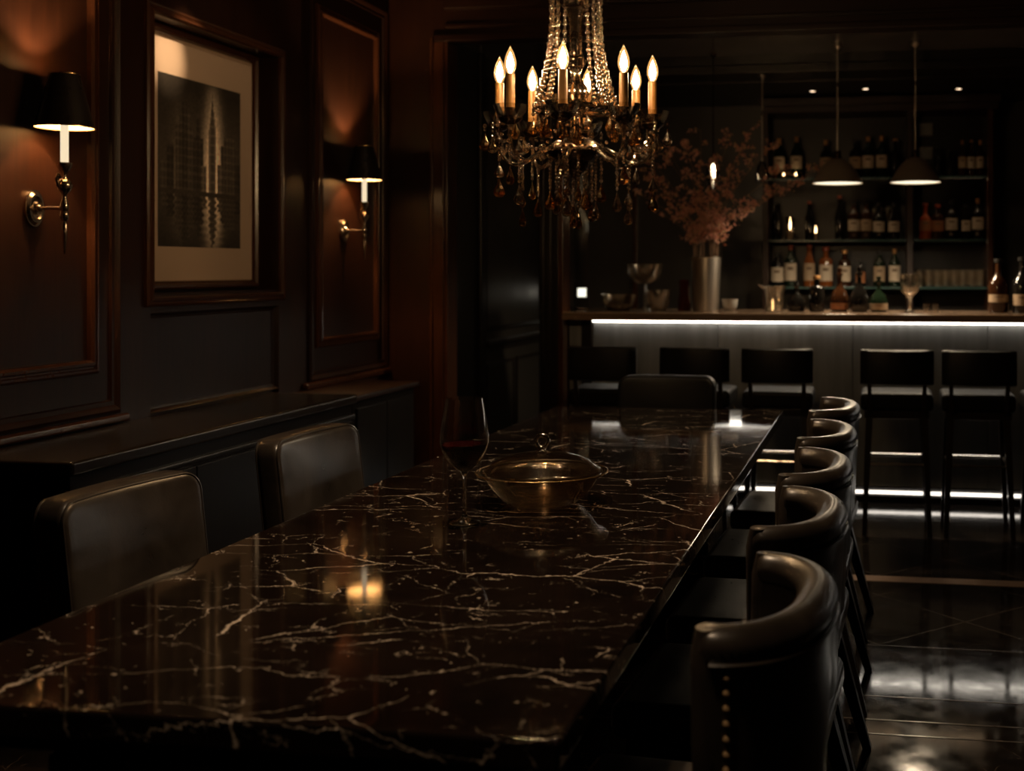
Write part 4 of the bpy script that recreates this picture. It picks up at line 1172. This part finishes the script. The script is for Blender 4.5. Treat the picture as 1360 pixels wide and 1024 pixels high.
def bowl_thing(name, label, x, r, h, foot=0.0, y=7.15, mat='cut_glass'):
    t = thing(name, label, 'bowl', (x, y, BZ), 0)
    p = [(0, foot), (r * .55, foot), (r * .85, foot + (h - foot) * .35), (r, h), (r - .003, h), (r * .83, foot + (h - foot) * .37), (r * .53, foot + .006), (0, foot + .006)]
    MB().lathe(p, 28).build('bowl', M[mat], t, 60)
    MB().lathe([(r - .004, h - .002), (r + .001, h - .002), (r + .001, h + .002), (r - .004, h + .002)], 28, closed=True).build('rim', M['clear_glass'], t)
    if foot: MB().lathe([(0, 0), (r * .6, 0), (r * .6, .006), (.012, .02), (.010, foot - .004), (r * .3, foot - .0005), (0, foot - .0005)], 24).build('foot', M['cut_glass'], t, 60)
    return t
bowl_thing('glass_bowl', 'wide low clear glass bowl at the left end of the bar', -1.60, .11, .10)
bowl_thing('footed_glass_bowl', 'raised clear glass bowl on a foot between two low bowls', -1.462, .115, .29, .17, 7.30)
bowl_thing('glass_bowl', 'clear glass bowl on the bar just left of the red glass', -1.335, .078, .13, 0, 7.08)
bowl_thing('small_bowl', 'small pale bowl on the bar just right of the vase', -.905, .052, .075, 0, 7.18, 'porcelain')
rv = thing('red_glass_vase', 'small ribbed red glass tumbler left of the silver vase', 'glass', (-1.19, 7.18, BZ))
MB().lathe([(0, 0), (.04, 0), (.042, .06), (.030, .10), (.034, .19), (.031, .19), (.027, .10), (.038, .06), (0, .01)], 12).build('body', M['red_glass'], rv, 20)
MB().tube([(.0325 * math.cos(2 * PI * i / 24), .0325 * math.sin(2 * PI * i / 24), .190) for i in range(24)], .002, 6, closed=True).build('rim', M['red_glass'], rv)

# glass pitcher, decanters, tumblers, bottles along the bar
pt = thing('glass_pitcher', 'clear glass pitcher with a flared spout, left of the decanters', 'pitcher', (-.628, 7.15, BZ))
MB().lathe([(0, 0), (.05, 0), (.055, .004), (.056, .05), (.060, .11), (.072, .155), (.070, .155), (.0575, .11), (.053, .05), (.051, .008), (0, .008)], 28).build('body', M['cut_glass'], pt, 60)
MB().add([(-.055, -.02, .15), (-.055, .02, .15), (-.105, 0, .165), (-.06, 0, .125)], [[0, 2, 3], [1, 3, 2]]).build('spout', M['bar_glass'], pt, 0)
MB().tube([(.062, 0, .13), (.10, 0, .13), (.108, 0, .09), (.09, 0, .05), (.056, 0, .045)], .006, 8, T=Matrix.Rotation(math.radians(80), 4, 'Z')).build('handle', M['clear_glass'], pt)
tealight('lit candle added behind the pitcher for its bright glint', -.655, 7.32, BZ, .075, .03)  # candle added only to give the pitcher a bright reflection
GB = 'decanters and bottles standing along the bar'
bottle('decanter', 'black_bottle', None, None, -.495, 7.16, BZ, .185, .058, 'round dark carafe just right of the glass pitcher', GB)
bottle('square', 'black_bottle', 'gold_cap', None, -.370, 7.12, BZ, .215, .046, 'square dark decanter, second right of the pitcher', GB)
bottle('decanter', 'brown_bottle', None, 'rust_label', -.234, 7.16, BZ, .265, .056, 'brown pear-shaped decanter with rust label near the bar centre', GB, (.06, .2))
bottle('decanter', 'black_bottle', None, None, -.115, 7.12, BZ, .272, .057, 'black pear-shaped decanter without label under the left pendant', GB)
bottle('decanter', 'green_bottle', None, 'tan_label', .0, 7.16, BZ, .215, .056, 'squat green decanter with tan label left of the large goblet', GB, (.06, .24))
bottle('round', 'brown_bottle', 'black_cap', 'tan_label', .70, 7.14, BZ, .315, .060, 'brown bottle with tan label toward the right end of the bar', GB, (.20, .34))
bottle('round', 'black_bottle', 'black_cap', 'tan_label', .832, 7.10, BZ, .325, .058, 'black bottle at the right edge of the view on the bar', GB, (.14, .34))
gg = thing('goblet', 'large clear goblet standing alone on the bar below the right pendant', 'glass', (.183, 7.08, BZ))
MB().lathe([(0, 0), (.040, 0), (.042, .003), (.014, .014), (.008, .03), (.009, .075), (.022, .095), (.048, .125), (.060, .165), (.058, .225), (.0565, .225), (.058, .165), (.046, .127), (.020, .099), (0, .092)], 32).build('bowl', M['cut_glass'], gg, 60)
MB().tube([(.0572 * math.cos(2 * PI * i / 32), .0572 * math.sin(2 * PI * i / 32), .2255) for i in range(32)], .0014, 6, closed=True).build('rim', M['clear_glass'], gg)
for i, x in enumerate((.285, .335)):
    tag(tumbler_mb(.022, .05).build('shot_glass', M['bar_glass'], None, 60), ['small shot glass right of the large goblet, nearer of two', 'small shot glass right of the large goblet, farther of two'][i], 'glass', 'shot glasses on the bar').location = (x, 7.2, BZ)

# little lit wall light and glass screen at the left end of the bar
ql = thing('wall_light', 'small square lit wall light low behind the left end of the bar', 'wall lamp', (-2.30, 8.999, 1.14))
MB().box(-.045, .045, -.03, -.001, -.005, .085, .004).build('housing', M['dark_bronze'], ql); MB().box(-.034, .034, -.036, -.0305, .006, .074, .002).build('lens', M['square_glow'], ql)
gs = thing('glass_screen', 'narrow upright glass screen at the left end of the bar beside the column', 'screen', (-1.82, 7.1, BZ))
MB().box(-.042, .042, -.004, .004, .02, 1.55, .001).build('pane', M['pane'], gs); MB().box(-.044, .044, -.012, .012, 0, .0195, .002).build('base_rail', M['dark_bronze'], gs)

# downlights in the bulkhead and the ceiling spot
def downlight(label, x, y, z, lit=True, pw=P_DOWN):
    t = thing('downlight', label, 'ceiling light', (x, y, z), 0, 'recessed ceiling downlights')
    MB().lathe([(.020, -.0005), (.032, -.0005), (.032, -.006), (.020, -.006)], 24, closed=True).build('ring', M['nickel'], t)
    MB().lathe([(0, -.0005), (.0198, -.0005), (.0198, -.003), (0, -.003)], 20).build('lens', M['down_glow'], t)
    if pw: lamp('downlight_light', 'SPOT', (x, y, z - .012), pw, (1, .74, .46), .018, (0, 0, 0), math.radians(80), .6)
downlight('small recessed downlight above the left bay of the back bar', -.46, 8.30, 2.62)
downlight('small bright recessed downlight above the middle of the back bar', -.09, 8.25, 2.62)
downlight('small recessed downlight above the right bay of the back bar', .55, 8.35, 2.62)
TS = [((x_, y_, 3.0), None, 0, k_) for k_, (x_, y_) in zip((101, 102, 103), TABLE_FILL_SPOTS)]  # fixtures for the added table fill spots, out of view
for loc, tgt, pw, ang in SPOTS + TS:
    t = thing('downlight', {101: 'added unseen fill spotlight over the near end of the table', 102: 'added unseen fill spotlight over the covered dish', 103: 'added unseen fill spotlight over the far half of the table'}.get(ang) or 'recessed ceiling spotlight %s the framed picture' % ('close above' if ang < 30 else 'standing farther out from'), 'ceiling light', (loc[0], loc[1], ZC), 0, 'recessed ceiling downlights')
    MB().lathe([(.030, -.0005), (.045, -.0005), (.045, -.008), (.030, -.008)], 24, closed=True).build('ring', M['nickel'], t)
    MB().lathe([(0, -.0005), (.0298, -.0005), (.0298, -.004), (0, -.004)], 20).build('lens', M['down_glow'], t)
